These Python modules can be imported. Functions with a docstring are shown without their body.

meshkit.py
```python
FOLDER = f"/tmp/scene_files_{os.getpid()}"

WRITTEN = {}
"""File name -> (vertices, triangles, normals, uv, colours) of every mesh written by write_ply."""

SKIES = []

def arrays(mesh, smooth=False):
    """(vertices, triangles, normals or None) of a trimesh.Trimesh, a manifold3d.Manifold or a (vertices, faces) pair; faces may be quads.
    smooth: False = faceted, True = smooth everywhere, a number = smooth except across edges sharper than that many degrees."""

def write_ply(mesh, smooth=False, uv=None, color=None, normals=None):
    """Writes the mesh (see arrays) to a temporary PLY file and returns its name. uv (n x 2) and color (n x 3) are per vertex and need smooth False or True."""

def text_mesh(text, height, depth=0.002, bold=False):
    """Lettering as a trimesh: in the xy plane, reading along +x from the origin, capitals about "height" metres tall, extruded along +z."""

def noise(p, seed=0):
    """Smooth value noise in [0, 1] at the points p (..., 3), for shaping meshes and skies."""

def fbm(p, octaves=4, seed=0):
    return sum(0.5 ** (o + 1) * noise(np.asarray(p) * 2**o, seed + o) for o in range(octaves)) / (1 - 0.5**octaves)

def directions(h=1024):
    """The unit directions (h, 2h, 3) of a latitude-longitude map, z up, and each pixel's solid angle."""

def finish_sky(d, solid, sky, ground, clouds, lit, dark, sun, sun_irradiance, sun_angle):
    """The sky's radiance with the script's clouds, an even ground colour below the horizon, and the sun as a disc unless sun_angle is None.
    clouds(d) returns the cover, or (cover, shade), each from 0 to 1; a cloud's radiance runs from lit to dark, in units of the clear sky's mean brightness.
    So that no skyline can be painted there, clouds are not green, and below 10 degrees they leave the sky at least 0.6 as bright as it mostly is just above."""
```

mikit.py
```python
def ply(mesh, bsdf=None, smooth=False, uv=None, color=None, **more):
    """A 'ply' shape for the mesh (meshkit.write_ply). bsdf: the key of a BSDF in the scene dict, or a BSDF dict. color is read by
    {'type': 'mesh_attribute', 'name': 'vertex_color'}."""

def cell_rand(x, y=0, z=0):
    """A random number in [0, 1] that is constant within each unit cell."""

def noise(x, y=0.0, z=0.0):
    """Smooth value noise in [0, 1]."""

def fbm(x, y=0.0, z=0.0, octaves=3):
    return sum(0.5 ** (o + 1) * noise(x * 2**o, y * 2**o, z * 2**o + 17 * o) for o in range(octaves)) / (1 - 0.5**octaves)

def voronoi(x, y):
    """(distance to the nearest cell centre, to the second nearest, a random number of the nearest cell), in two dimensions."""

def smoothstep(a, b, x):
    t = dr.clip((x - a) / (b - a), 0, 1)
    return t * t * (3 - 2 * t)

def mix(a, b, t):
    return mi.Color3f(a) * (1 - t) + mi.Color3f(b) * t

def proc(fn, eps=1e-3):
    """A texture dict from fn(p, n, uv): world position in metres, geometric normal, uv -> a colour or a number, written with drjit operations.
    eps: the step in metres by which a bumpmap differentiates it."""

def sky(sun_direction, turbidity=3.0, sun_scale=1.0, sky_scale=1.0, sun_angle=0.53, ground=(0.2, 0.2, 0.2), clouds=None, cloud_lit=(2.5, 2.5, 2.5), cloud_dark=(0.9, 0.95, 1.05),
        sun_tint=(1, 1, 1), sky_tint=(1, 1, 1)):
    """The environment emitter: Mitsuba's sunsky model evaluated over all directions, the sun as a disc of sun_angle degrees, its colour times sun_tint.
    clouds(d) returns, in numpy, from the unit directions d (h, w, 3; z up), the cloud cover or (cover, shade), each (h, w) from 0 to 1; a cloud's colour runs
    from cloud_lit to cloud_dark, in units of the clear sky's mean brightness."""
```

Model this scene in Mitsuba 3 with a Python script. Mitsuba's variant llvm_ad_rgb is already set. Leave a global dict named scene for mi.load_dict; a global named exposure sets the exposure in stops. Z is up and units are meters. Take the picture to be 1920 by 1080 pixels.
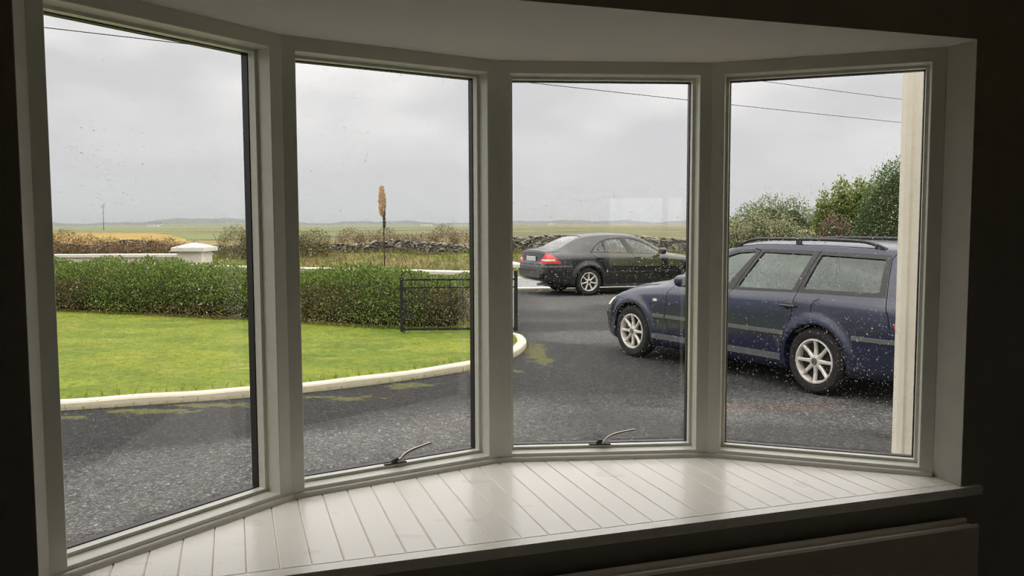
import math, numpy as np, trimesh, mitsuba as mi, drjit as dr, mikit, meshkit
import manifold3d as m3
from shapely.geometry import Polygon, LineString, Point, box as sbox
from scipy.interpolate import PchipInterpolator
from mikit import noise, fbm, voronoi, cell_rand, smoothstep, mix

T = mi.ScalarTransform4f
PI = math.pi
EYE = 1.595
F, PITCH, ROLL = 1576.24, 0.073693, -0.0035755

# ------------------------------------------------------------------ camera, sky, exposure
exposure = 3.45
_cp, _sp, _cr, _sr = math.cos(PITCH), math.sin(PITCH), math.cos(ROLL), math.sin(ROLL)
_up = np.array([0, _sp, _cp]) * _cr - np.array([1.0, 0, 0]) * _sr
scene = {'camera': {'type': 'perspective', 'fov': math.degrees(2 * math.atan(960 / F)), 'fov_axis': 'x', 'near_clip': 0.02, 'far_clip': 20000.0,
                    'to_world': T().look_at(origin=[0, 0, EYE], target=[0, _cp, EYE - _sp], up=_up.tolist())}}
labels = {}


def _vn(x, y, z, seed=0):
    """smooth value noise in numpy"""
    i = [np.floor(v).astype(np.int64) for v in (x, y, z)]
    t = [(v - a) ** 2 * (3 - 2 * (v - a)) for v, a in zip((x, y, z), i)]

    def h(a, b, c):
        q = ((i[0] + a) * 374761393 + (i[1] + b) * 668265263 + (i[2] + c) * 1440662683 + seed * 97531) & 0xFFFFFFFF
        q = ((q ^ (q >> 13)) * 1274126177) & 0xFFFFFFFF
        return ((q ^ (q >> 16)) & 0xFFFFFF) / 16777215.0
    L = lambda a, b, k: a * (1 - t[k]) + b * t[k]
    e = lambda b, c: L(h(0, b, c), h(1, b, c), 0)
    return L(L(e(0, 0), e(1, 0), 1), L(e(0, 1), e(1, 1), 1), 2)


def _fb(p, s, seed=0, o=4):
    return sum(0.5 ** (k + 1) * _vn(p[..., 0] * s * 2 ** k, p[..., 1] * s * 2 ** k, p[..., 2] * s * 2.6 * 2 ** k, seed + k) for k in range(o)) / (1 - 0.5 ** o)


def clouds(d):
    el = np.clip(d[..., 2], 0, 1)
    g = el ** 1.2
    n1, n2 = _fb(d, 2.2, 3), _fb(d, 5.0, 11)
    az = np.arctan2(d[..., 0], d[..., 1])
    g = g + (n1 - 0.5) * 0.62 * np.clip(el * 3, 0.05, 1) + (n2 - 0.5) * 0.46 * np.clip(el * 3.5, 0.05, 1)
    g = g + 0.13 * (0.5 + 0.5 * np.sin(az * 1.3)) - 0.036
    return np.ones_like(g), 1 - np.clip(g, 0, 1)


SKY_GAIN = 1.0
scene['sky'] = mikit.sky([0.3, 0.5, 0.8], turbidity=4.0, sun_scale=0.0, ground=(0.09, 0.10, 0.07), clouds=clouds,
                         cloud_lit=[3.65 * SKY_GAIN * c for c in (1.0, 0.96, 0.90)], cloud_dark=[0.43 * SKY_GAIN * c for c in (0.965, 0.99, 1.05)])

# ------------------------------------------------------------------ helpers
def add(key, mesh, bsdf, smooth=False, **k):
    assert key not in scene, key
    scene[key] = mikit.ply(mesh, bsdf, smooth, **k)
    return key


def lab(key, label=None, cat=None, group=None, kind=None):
    labels[key] = {a: b for a, b in dict(label=label, category=cat, group=group, kind=kind).items() if b}


def nth(base, i):
    return base if i == 0 else f'{base}_{i:03d}'


def TM(v, f):
    return trimesh.Trimesh(np.asarray(v, float), np.asarray(f, int), process=False)


def man(t):
    return m3.Manifold(m3.Mesh(np.asarray(t.vertices, np.float32), np.asarray(t.faces, np.uint32)))


def tm(m):
    q = m.to_mesh()
    return TM(q.vert_properties[:, :3], q.tri_verts)


def cat(*ms):
    return trimesh.util.concatenate([m if isinstance(m, trimesh.Trimesh) else tm(m) for m in ms])


def prism(pts, z0, z1):
    """plan polygon to a solid between z0 and z1"""
    p = pts if isinstance(pts, Polygon) else Polygon(pts)
    rings = [list(p.exterior.coords)[:-1]] + [list(r.coords)[:-1] for r in p.interiors]
    cs = m3.CrossSection([np.array(r) for r in rings], m3.FillRule.EvenOdd)
    return m3.Manifold.extrude(cs, z1 - z0).translate([0, 0, z0])


def hull(pts):
    return m3.Manifold.hull_points(np.asarray(pts, np.float32))


def bx(x0, x1, y0, y1, z0, z1, c=0.0):
    """box with chamfer c"""
    x, y, z = sorted((x0, x1)), sorted((y0, y1)), sorted((z0, z1))
    if c <= 0:
        return hull([(a, b, d) for a in x for b in y for d in z])
    P = []
    for a, sa in zip(x, (1, -1)):
        for b, sb in zip(y, (1, -1)):
            for d, sd in zip(z, (1, -1)):
                P += [(a + sa * c, b + sb * c, d), (a + sa * c, b, d + sd * c), (a, b + sb * c, d + sd * c)]
    return hull(P)


def tube(points, r, sides=8, caps=True):
    p = np.asarray(points, float)
    n = len(p)
    r = np.broadcast_to(r, (n,))
    t = np.gradient(p, axis=0)
    t /= np.linalg.norm(t, axis=1, keepdims=True) + 1e-12
    up = np.array([0, 0, 1.0]) if abs(t[:, 2]).mean() < 0.8 else np.array([1.0, 0, 0])
    a = np.cross(t, up)
    a /= np.linalg.norm(a, axis=1, keepdims=True) + 1e-12
    b = np.cross(t, a)
    ang = np.arange(sides) * 2 * PI / sides
    v = p[:, None] + r[:, None, None] * (np.cos(ang)[None, :, None] * a[:, None] + np.sin(ang)[None, :, None] * b[:, None])
    f = []
    for i in range(n - 1):
        for j in range(sides):
            q = [i * sides + j, (i + 1) * sides + j, (i + 1) * sides + (j + 1) % sides, i * sides + (j + 1) % sides]
            f += [[q[0], q[2], q[1]], [q[0], q[3], q[2]]]
    v = v.reshape(-1, 3)
    if caps:
        v = np.vstack([v, p[:1], p[-1:]])
        for j in range(sides):
            k = (j + 1) % sides
            f += [[n * sides, k, j], [n * sides + 1, (n - 1) * sides + j, (n - 1) * sides + k]]
    return TM(v, f)


def xf(mesh, M):
    t = mesh if isinstance(mesh, trimesh.Trimesh) else tm(mesh)
    t = t.copy()
    t.apply_transform(M)
    return t


def frame4(o, ex, ey, ez=(0, 0, 1)):
    M = np.eye(4)
    M[:3, 0], M[:3, 1], M[:3, 2], M[:3, 3] = ex, ey, ez, o
    return M


def rough(c, r=0.5, s=0.5, **k):
    d = {'type': 'principled', 'base_color': c if isinstance(c, dict) else {'type': 'rgb', 'value': list(c)}, 'roughness': r, 'specular': s, **k}
    return {'type': 'twosided', 'bsdf': d}


def bumped(bs, fn, scale, eps=1e-3):
    return {'type': 'twosided', 'bsdf': {'type': 'bumpmap', 'tex': mikit.proc(fn, eps), 'scale': scale, 'bsdf': bs['bsdf']}}


VC = {'type': 'mesh_attribute', 'name': 'vertex_color'}
# ------------------------------------------------------------------ materials
def M(name, d):
    scene['mat_' + name] = d
    return 'mat_' + name


def f_driveway(p, n, uv):
    v1, v2, r = voronoi(p.x * 78, p.y * 78)
    w1, w2, r2 = voronoi(p.x * 31 + 7, p.y * 31)
    big = fbm(p.x * 0.55, p.y * 0.9, 2.0, 3)
    track = fbm(p.x * 0.22 + 11, p.y * 0.75 - p.x * 0.12, 5.0, 2)
    off = 7.24 + 0.56 * (p.x + 3.94) - p.y                       # metres from the kerb towards the house
    lane = smoothstep(1.35, 2.25, off + 1.3 * (big - 0.5) - 0.45 * dr.maximum(-1.2 - p.x, 0.0)) * (0.70 + 0.30 * smoothstep(0.35, 0.6, track))
    yard = 0.15 + 0.75 * smoothstep(0.42, 0.60, big * 0.4 + track * 0.6)
    dry = dr.lerp(lane, yard, smoothstep(-0.4, 0.8, p.x))
    tone = 0.040 + 0.112 * dry
    grain = (0.34 + 1.40 * r * r) * (0.66 + 0.68 * r2) * (1 - 0.62 * smoothstep(0.32, 0.0, v2 - v1))
    spark = dr.select(cell_rand(dr.floor(p.x * 60), dr.floor(p.y * 60), 9) > 0.990, 1.6, 0.0)
    c = mi.Color3f(1.0, 1.0, 0.985) * (tone * (grain + spark))
    moss = mi.Float(0)
    for (x, y, rx, ry) in ((-3.15, 7.2, 0.45, 0.14), (-2.6, 7.45, 0.5, 0.1), (-3.9, 6.95, 0.35, 0.1), (-1.6, 7.75, 0.4, 0.14), (-1.05, 8.35, 0.35, 0.18), (0.3, 10.6, 0.2, 0.9), (0.36, 9.9, 0.16, 0.5), (-0.2, 9.15, 0.35, 0.2), (1.9, 4.6, 0.55, 0.35)):
        moss = dr.maximum(moss, dr.exp(-dr.square((p.x - x) / rx) - dr.square((p.y - y) / ry)))
    m = smoothstep(0.42, 0.66, moss * 0.85 + 1.0 * (fbm(p.x * 11, p.y * 11, 0.0, 3) - 0.5))
    mc = mix((0.095, 0.095, 0.030), (0.165, 0.165, 0.048), noise(p.x * 40, p.y * 40))
    red = smoothstep(0.62, 0.75, fbm(p.x * 0.8 + 40, p.y * 1.1, 3.0, 3))
    c = c * mix((1, 1, 1), (1.22, 0.98, 0.93), red)
    return mix(c, mc * (0.5 + 0.8 * r), m * 0.72)


def f_gravel_h(p, n, uv):
    v1, v2, r = voronoi(p.x * 78, p.y * 78)
    return smoothstep(0.0, 0.35, v2 - v1) * (0.4 + r * 0.6) + 0.7 * fbm(p.x * 6, p.y * 6)


def f_lawn(p, n, uv):
    a = fbm(p.x * 1.1, p.y * 1.6, 0.0, 3)
    b = fbm(p.x * 14, p.y * 14, 0.0, 3)
    c = mix((0.088, 0.128, 0.012), (0.148, 0.174, 0.018), smoothstep(0.2, 0.8, a))
    c = mix(c, mi.Color3f(0.19, 0.19, 0.035), 0.45 * smoothstep(0.58, 0.75, fbm(p.x * 2.3 + 9, p.y * 4.5, 0.0, 3)))
    return c * (0.68 + 0.64 * b)


def f_lawn_h(p, n, uv):
    return fbm(p.x * 40, p.y * 40, 0.0, 2) + 0.8 * fbm(p.x * 9, p.y * 9)


def f_road(p, n, uv):
    b = fbm(p.x * 0.7, p.y * 3.0, 0.0, 3)
    return mi.Color3f(0.145, 0.147, 0.150) * (0.75 + 0.5 * b) * (0.8 + 0.4 * cell_rand(dr.floor(p.x * 40), dr.floor(p.y * 40)))


def f_verge(p, n, uv):
    a = fbm(p.x * 0.8, p.y * 1.2, 0.0, 4)
    b = fbm(p.x * 6, p.y * 6, 0.0, 3)
    c = mix((0.145, 0.140, 0.048), (0.215, 0.180, 0.080), smoothstep(0.35, 0.65, a))
    c = mix(c, mi.Color3f(0.13, 0.165, 0.035), smoothstep(0.5, 0.72, fbm(p.x * 0.5 + 5, p.y * 0.7, 0.0, 2)))
    return c * (0.6 + 0.8 * b)


def f_land(p, n, uv):
    rr = dr.sqrt(p.x * p.x + p.y * p.y)
    s = dr.select(rr < 130, 34.0, dr.select(rr < 420, 85.0, 230.0))
    wob = 0.35 * (noise(p.x / s * 1.7, p.y / s * 1.7) - 0.5)
    d1, d2, r = voronoi(p.x / s * 0.55 + wob, p.y / s + wob + 3.3)
    c = mix((0.095, 0.095, 0.055), (0.135, 0.125, 0.078), r)
    c = mix(c, mi.Color3f(0.145, 0.120, 0.070), smoothstep(0.60, 0.68, cell_rand(r * 917, 3)))
    c = mix(c, mi.Color3f(0.115, 0.130, 0.065), smoothstep(0.78, 0.8, cell_rand(r * 331, 5)))
    hedge = smoothstep(0.10, 0.03, d2 - d1)
    c = mix(c, mi.Color3f(0.055, 0.055, 0.032), hedge * 0.85)
    # the ochre stubble field left of the gate pier, the rough pasture on the right
    ochre = smoothstep(37, 40, p.y) * smoothstep(125, 110, p.y) * smoothstep(-0.368, -0.374, p.x / dr.maximum(p.y, 1.0) + 0.00065 * (p.y - 38.0)) * smoothstep(-95, -80, p.x)
    c = mix(c, mix((0.25, 0.185, 0.065), (0.18, 0.13, 0.05), fbm(p.x * 0.5, p.y * 0.15)), ochre)
    rough_ = smoothstep(70, 44, p.y) * (1 - ochre)
    c = mix(c, mix((0.12, 0.095, 0.045), (0.24, 0.20, 0.07), fbm(p.x * 0.3, p.y * 0.5, 0.0, 3)), rough_ * 0.8)
    far = smoothstep(1400, 2200, rr)  # bluish haze of distance put into the colour of the far hills
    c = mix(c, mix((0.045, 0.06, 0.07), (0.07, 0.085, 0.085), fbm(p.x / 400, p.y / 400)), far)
    return c * (0.75 + 0.5 * fbm(p.x * 0.4, p.y * 0.4, 0.0, 3))


def f_roughcast(p, n, uv):
    a = fbm(p.x * 3, p.y * 3, p.z * 3, 3)
    b = fbm(p.x * 30, p.y * 30, p.z * 30, 2)
    c = mix((0.58, 0.54, 0.45), (0.68, 0.645, 0.55), a)
    c = mix(c, mi.Color3f(0.42, 0.40, 0.34), 0.22 * smoothstep(0.62, 0.80, b))
    return mix(c, mi.Color3f(0.36, 0.37, 0.28), 0.45 * smoothstep(0.35, 0.0, p.z + 0.15 * (a - 0.5)))


def f_roughcast_h(p, n, uv):
    return fbm(p.x * 55, p.y * 55, p.z * 55, 2) + 0.6 * fbm(p.x * 14, p.y * 14, p.z * 14, 2)


def f_concrete(p, n, uv):
    a = fbm(p.x * 2.2, p.y * 2.2, p.z * 9, 3)
    b = noise(p.x * 26, p.y * 26, p.z * 60)
    c = mix((0.46, 0.415, 0.30), (0.60, 0.55, 0.43), a)
    lo = smoothstep(0.045, 0.0, p.z + 0.03 * (b - 0.5))
    c = mix(c, mi.Color3f(0.30, 0.28, 0.16), 0.65 * lo)
    return c * dr.select(b > 0.93, 0.35, 1.0)


def f_board(p, n, uv):
    """gloss-painted boards, brush marks and a few scuffs"""
    a = fbm(p.x * 3, p.y * 3, 1.0, 2)
    sc = smoothstep(0.74, 0.80, fbm(p.x * 11 + 3, p.y * 19, 2.0, 3))
    return mix((0.82, 0.795, 0.735), (0.70, 0.67, 0.60), sc * 0.5) * (0.97 + 0.06 * a)


def f_stone(p, n, uv):
    a = fbm(p.x * 9, p.y * 9, p.z * 9, 3)
    c = mix((0.075, 0.068, 0.057), (0.25, 0.235, 0.20), smoothstep(0.3, 0.75, a))
    return mix(c, mi.Color3f(0.30, 0.30, 0.27), smoothstep(0.66, 0.72, fbm(p.x * 5 + 3, p.y * 5, p.z * 5, 3)))


def f_wallpaint(p, n, uv):
    return mi.Color3f(0.34, 0.325, 0.28) * (0.92 + 0.16 * fbm(p.x * 7, p.y * 7, p.z * 7, 3))


def f_wall_h(p, n, uv):
    return fbm(p.x * 60, p.y * 60, p.z * 60, 2)


def f_reveal(p, n, uv):
    a = fbm(p.x * 16, p.y * 16, p.z * 16, 3)
    c = mi.Color3f(0.50, 0.48, 0.43) * (0.93 + 0.14 * a)
    return mix(c, mi.Color3f(0.66, 0.65, 0.60), 0.7 * smoothstep(0.62, 0.7, fbm(p.x * 26, p.y * 26, p.z * 20 + 4, 3)) * smoothstep(0.99, 0.90, p.z))


def f_floor(p, n, uv):
    return mix((0.10, 0.07, 0.045), (0.16, 0.11, 0.07), fbm(p.x * 3, p.y * 40, 0.0, 2))


def f_rim(p, n, uv):
    return mix((0.70, 0.68, 0.63), (0.42, 0.33, 0.22), smoothstep(0.62, 0.8, fbm(p.x * 14, p.y * 14, p.z * 14, 3)))


M('driveway', bumped(rough(mikit.proc(f_driveway), 0.60, 0.20), f_gravel_h, 0.007, 1.5e-3))
M('lawn', bumped(rough(mikit.proc(f_lawn), 0.75, 0.2), f_lawn_h, 0.02, 4e-3))
M('road', rough(mikit.proc(f_road), 0.38, 0.5))
M('verge', bumped(rough(mikit.proc(f_verge), 0.85, 0.15), f_lawn_h, 0.03, 5e-3))
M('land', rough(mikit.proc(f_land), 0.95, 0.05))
M('roughcast', bumped(rough(mikit.proc(f_roughcast), 0.85, 0.2), f_roughcast_h, 0.0018, 2e-3))
M('concrete', rough(mikit.proc(f_concrete), 0.7, 0.3))
M('stone', rough(mikit.proc(f_stone), 0.75, 0.3))
M('frame', rough((0.61, 0.61, 0.54), 0.28, 0.8))
M('bead', rough((0.69, 0.685, 0.62), 0.25, 0.85))
M('board', rough(mikit.proc(f_board), 0.25, 0.75))
M('spacer', rough((0.016, 0.016, 0.017), 0.4, 0.5))
M('wall', bumped(rough(mikit.proc(f_wallpaint), 0.9, 0.2), f_wall_h, 0.002, 2e-3))
M('reveal', bumped(rough(mikit.proc(f_reveal), 0.85, 0.2), f_wall_h, 0.0015, 2e-3))
M('soffit', rough((0.62, 0.60, 0.55), 0.9, 0.2))
M('floor', rough(mikit.proc(f_floor), 0.5, 0.4))
M('radiator', rough((0.62, 0.58, 0.50), 0.4, 0.5))
M('glass', {'type': 'thindielectric', 'int_ior': 1.62})
M('water', {'type': 'dielectric', 'int_ior': 1.33})
M('carglass', {'type': 'thindielectric', 'int_ior': 1.45, 'specular_transmittance': {'type': 'rgb', 'value': [0.60, 0.73, 0.66]}})
M('nickel', {'type': 'twosided', 'bsdf': {'type': 'principled', 'base_color': {'type': 'rgb', 'value': [0.48, 0.47, 0.45]}, 'metallic': 0.85, 'roughness': 0.34}})
M('blackmetal', rough((0.012, 0.012, 0.013), 0.4, 0.5))
M('ironpaint', rough((0.010, 0.012, 0.012), 0.55, 0.3))
M('bluepaint', {'type': 'twosided', 'bsdf': {'type': 'roughplastic', 'diffuse_reflectance': {'type': 'rgb', 'value': [0.012, 0.0165, 0.047]}, 'int_ior': 1.72, 'alpha': 0.035, 'distribution': 'ggx'}})
M('blackpaint', {'type': 'twosided', 'bsdf': {'type': 'roughplastic', 'diffuse_reflectance': {'type': 'rgb', 'value': [0.011, 0.012, 0.014]}, 'int_ior': 1.72, 'alpha': 0.035, 'distribution': 'ggx'}})
M('cartrim', rough((0.028, 0.028, 0.028), 0.45, 0.4))
M('greytrim', rough((0.11, 0.115, 0.115), 0.5, 0.4))
M('tyre', rough((0.017, 0.017, 0.017), 0.75, 0.3))
M('alloy', {'type': 'twosided', 'bsdf': {'type': 'principled', 'base_color': mikit.proc(f_rim), 'metallic': 0.35, 'roughness': 0.38}})
M('brake', rough((0.020, 0.017, 0.015), 0.7, 0.2))  # near-black for the shade between wheel spokes, and for the underbody
M('seat', rough((0.055, 0.060, 0.060), 0.9, 0.2))
M('redlens', rough((0.55, 0.012, 0.012), 0.12, 0.6, clearcoat=1.0))
M('clearlens', rough((0.62, 0.58, 0.45), 0.1, 0.7, clearcoat=1.0))
M('plate', rough((0.52, 0.53, 0.52), 0.4, 0.4))
M('leaf', {'type': 'principledthin', 'base_color': VC, 'roughness': 0.45, 'diff_trans': 0.55, 'spec_trans': 0.0})
M('dry', {'type': 'twosided', 'bsdf': {'type': 'principled', 'base_color': VC, 'roughness': 0.9, 'specular': 0.1}})
M('bark', rough((0.055, 0.042, 0.03), 0.9, 0.1))
M('inner', rough((0.035, 0.045, 0.018), 0.9, 0.1))  # dark green of the foliage cores, inner shade put into the colour
M('whitewash', rough((0.63, 0.60, 0.525), 0.8, 0.2))
M('slate', rough((0.10, 0.10, 0.105), 0.7, 0.3))
M('cable', rough((0.03, 0.03, 0.03), 0.7, 0.2))

# ------------------------------------------------------------------ the bay: plan, in metres
YAW, A1, A2, LA, LB_, ED = 0.318581, 0.666759, 0.24357, 0.6465761, 0.6603869, 0.0375
Z1, Z2 = EYE - 0.710563, EYE + 0.459437          # bottom and top of the window openings
ZS, ZC = Z1 - 0.0225, Z2 + 0.040                 # window board, bay ceiling
DEP = 0.112                                      # depth of the window frames
_c, _s = math.cos(YAW), math.sin(YAW)
U2, N2 = np.array([_c, _s]), np.array([-_s, _c])
C2 = np.array([0.135655, 2.047141])
dirv = lambda a: np.array([math.cos(a), math.sin(a)])
J2 = np.array([-0.0395, 2.5781])
J1 = J2 - LB_ * dirv(YAW + A2)
J0 = J1 - LA * dirv(YAW + A1)
J3 = J2 + LB_ * dirv(YAW - A2)
J4 = J3 + LA * dirv(YAW - A1)
JS = [J0, J1, J2, J3, J4]
loc = lambda P: ((np.asarray(P) - C2) @ U2, (np.asarray(P) - C2) @ N2)
BAY = frame4([C2[0], C2[1], 0], [_c, _s, 0], [-_s, _c, 0])      # (u, n, z) -> world
JL = [np.array(loc(j)) for j in JS]


def offset_bay(d):
    """the bay's plan line moved outwards by d, in (u, n)"""
    out = []
    for i in range(5):
        e = [(JL[k + 1] - JL[k]) / np.linalg.norm(JL[k + 1] - JL[k]) for k in (i - 1, i) if 0 <= k < 4]
        nn = [np.array([-q[1], q[0]]) for q in e]
        if len(nn) == 1:
            out.append(JL[i] + nn[0] * d)
        else:
            b = (nn[0] + nn[1]) / np.linalg.norm(nn[0] + nn[1])
            out.append(JL[i] + b * d / (b @ nn[0]))
    return out


# ------------------------------------------------------------------ the room
FL, CE, UL, UR, NB, NF = 0.05, 2.46, -2.7, 2.3, -4.0, -0.100
def bay(key, m, mat, **k):
    return add(key, xf(m, BAY), mat, **k)


# front wall: inner leaf with the opening, outer leaf outside of it, both one wall; the bay's base and roof stand apart
inner = bx(UL - .3, UR + .3, NF, -0.001, FL - .05, CE + .15) - bx(-1.152, 1.152, -1, 1, ZS - 0.03, ZC)
outer = bx(UL - .3, UR + .3, -0.001, 0.20, -.05, CE + .15) - bx(-1.27, 1.27, -1, 1, -0.2, ZC + 0.10)
bay('wall_front', inner, 'mat_wall')
lab('wall_front', 'dark-looking plain painted wall around the opening of the bay window', kind='structure')
for sg in (-1, 1):
    outer = outer + prism([(sg * u, n) for u, n in ((1.1496, -.0009), (1.2702, -.0009), (1.2702, .085), (1.1496 + .0692, .088))][::sg], ZS - .03, ZC)
bay('wall_outside', outer, 'mat_roughcast')
lab('wall_outside', 'roughcast outer leaf of the house wall on both sides of the bay', kind='structure')
# the reveals at the two ends of the bay (plaster skins on the opening's cheeks)
bay('wall_reveal_left', hull([(u, n, z) for (u, n) in ((-1.1515, NF + .0005), (-1.149, NF + .0005), (-1.149, -0.001), (-1.1515, -0.001)) for z in (ZS, ZC)]), 'mat_reveal')
bay('wall_reveal_right', hull([(u, n, z) for (u, n) in ((1.1515, NF + .0005), (1.149, NF + .0005), (1.149, -0.001), (1.1515, -0.001)) for z in (ZS, ZC)]), 'mat_reveal')
lab('wall_reveal_left', 'narrow plastered reveal beside the leftmost window', kind='structure')
lab('wall_reveal_right', 'plastered reveal beside the rightmost window, patched at its foot', kind='structure')
o_out = offset_bay(DEP + 0.03)
poly_bay = [(-1.27, -0.001)] + [tuple(q) for q in o_out] + [(1.27, -0.001)]
bay('wall_bay', prism(poly_bay, -0.05, ZS - 0.032), 'mat_roughcast')
lab('wall_bay', 'low wall that carries the bay window', kind='structure')
soff = [(-1.149, NF + .0003)] + [tuple(q) for q in offset_bay(DEP + 0.10)] + [(1.149, NF + .0003)]
bay('ceiling_bay', prism(Polygon(soff), ZC - .0012, ZC + 0.06), 'mat_soffit')
lab('ceiling_bay', 'pale flat ceiling over the bay window', kind='structure')
bay('roof_bay', prism(Polygon([(-1.27, 0.0)] + [tuple(q) for q in offset_bay(DEP + 0.16)] + [(1.27, 0.0)]), ZC + 0.061, ZC + 0.12), 'mat_slate')
lab('roof_bay', 'flat roof over the bay', kind='structure')
bay('floor', bx(UL, UR, NB, NF, FL - 0.05, FL), 'mat_floor')
bay('ceiling', bx(UL - .3, UR + .3, NB - .2, NF, CE, CE + .15), 'mat_soffit')
bay('wall_left', bx(UL - .3, UL, NB - .2, NF, FL - .05, CE), 'mat_wall')
bay('wall_right', bx(UR, UR + .3, NB - .2, NF, FL - .05, CE), 'mat_wall')
BW = (0.10, 1.30, 1.22, 1.86)                    # the window in the wall behind the camera (seen as a reflection)
bay('wall_back', bx(UL, UR, NB - .2, NB, FL - .05, CE) - bx(BW[0], BW[1], NB - 1, NB + 1, BW[2], BW[3]), 'mat_wall')
for k in ('floor', 'ceiling', 'wall_left', 'wall_right', 'wall_back'):
    lab(k, {'floor': 'dark wooden floor of the room', 'ceiling': 'pale ceiling of the room'}.get(k, 'plain painted room wall behind or beside the camera'), kind='structure')
_f = (bx(BW[0], BW[1], NB - .12, NB - .06, BW[2], BW[3]) - bx(BW[0] + .03, .575, -9, 9, BW[2] + .03, BW[3] - .03)) - bx(.625, BW[1] - .03, -9, 9, BW[2] + .03, BW[3] - .03)
bay('window_5__frame', _f, 'mat_frame')
bay('window_5__pane', hull([(u, NB - .09, z) for u in (BW[0] + .02, BW[1] - .02) for z in (BW[2] + .02, BW[3] - .02)] + [(BW[0] + .03, NB - .0895, BW[2] + .03)]), 'mat_glass')
del scene['window_5__pane']
bay('window_5__pane', TM([(BW[0] + .02, NB - .09, BW[2] + .02), (BW[1] - .02, NB - .09, BW[2] + .02), (BW[1] - .02, NB - .09, BW[3] - .02), (BW[0] + .02, NB - .09, BW[3] - .02)], [[0, 1, 2], [0, 2, 3]]), 'mat_glass')
lab('window_5', 'two-light window in the back wall, mirrored in the third pane of the bay', kind='structure')

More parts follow.
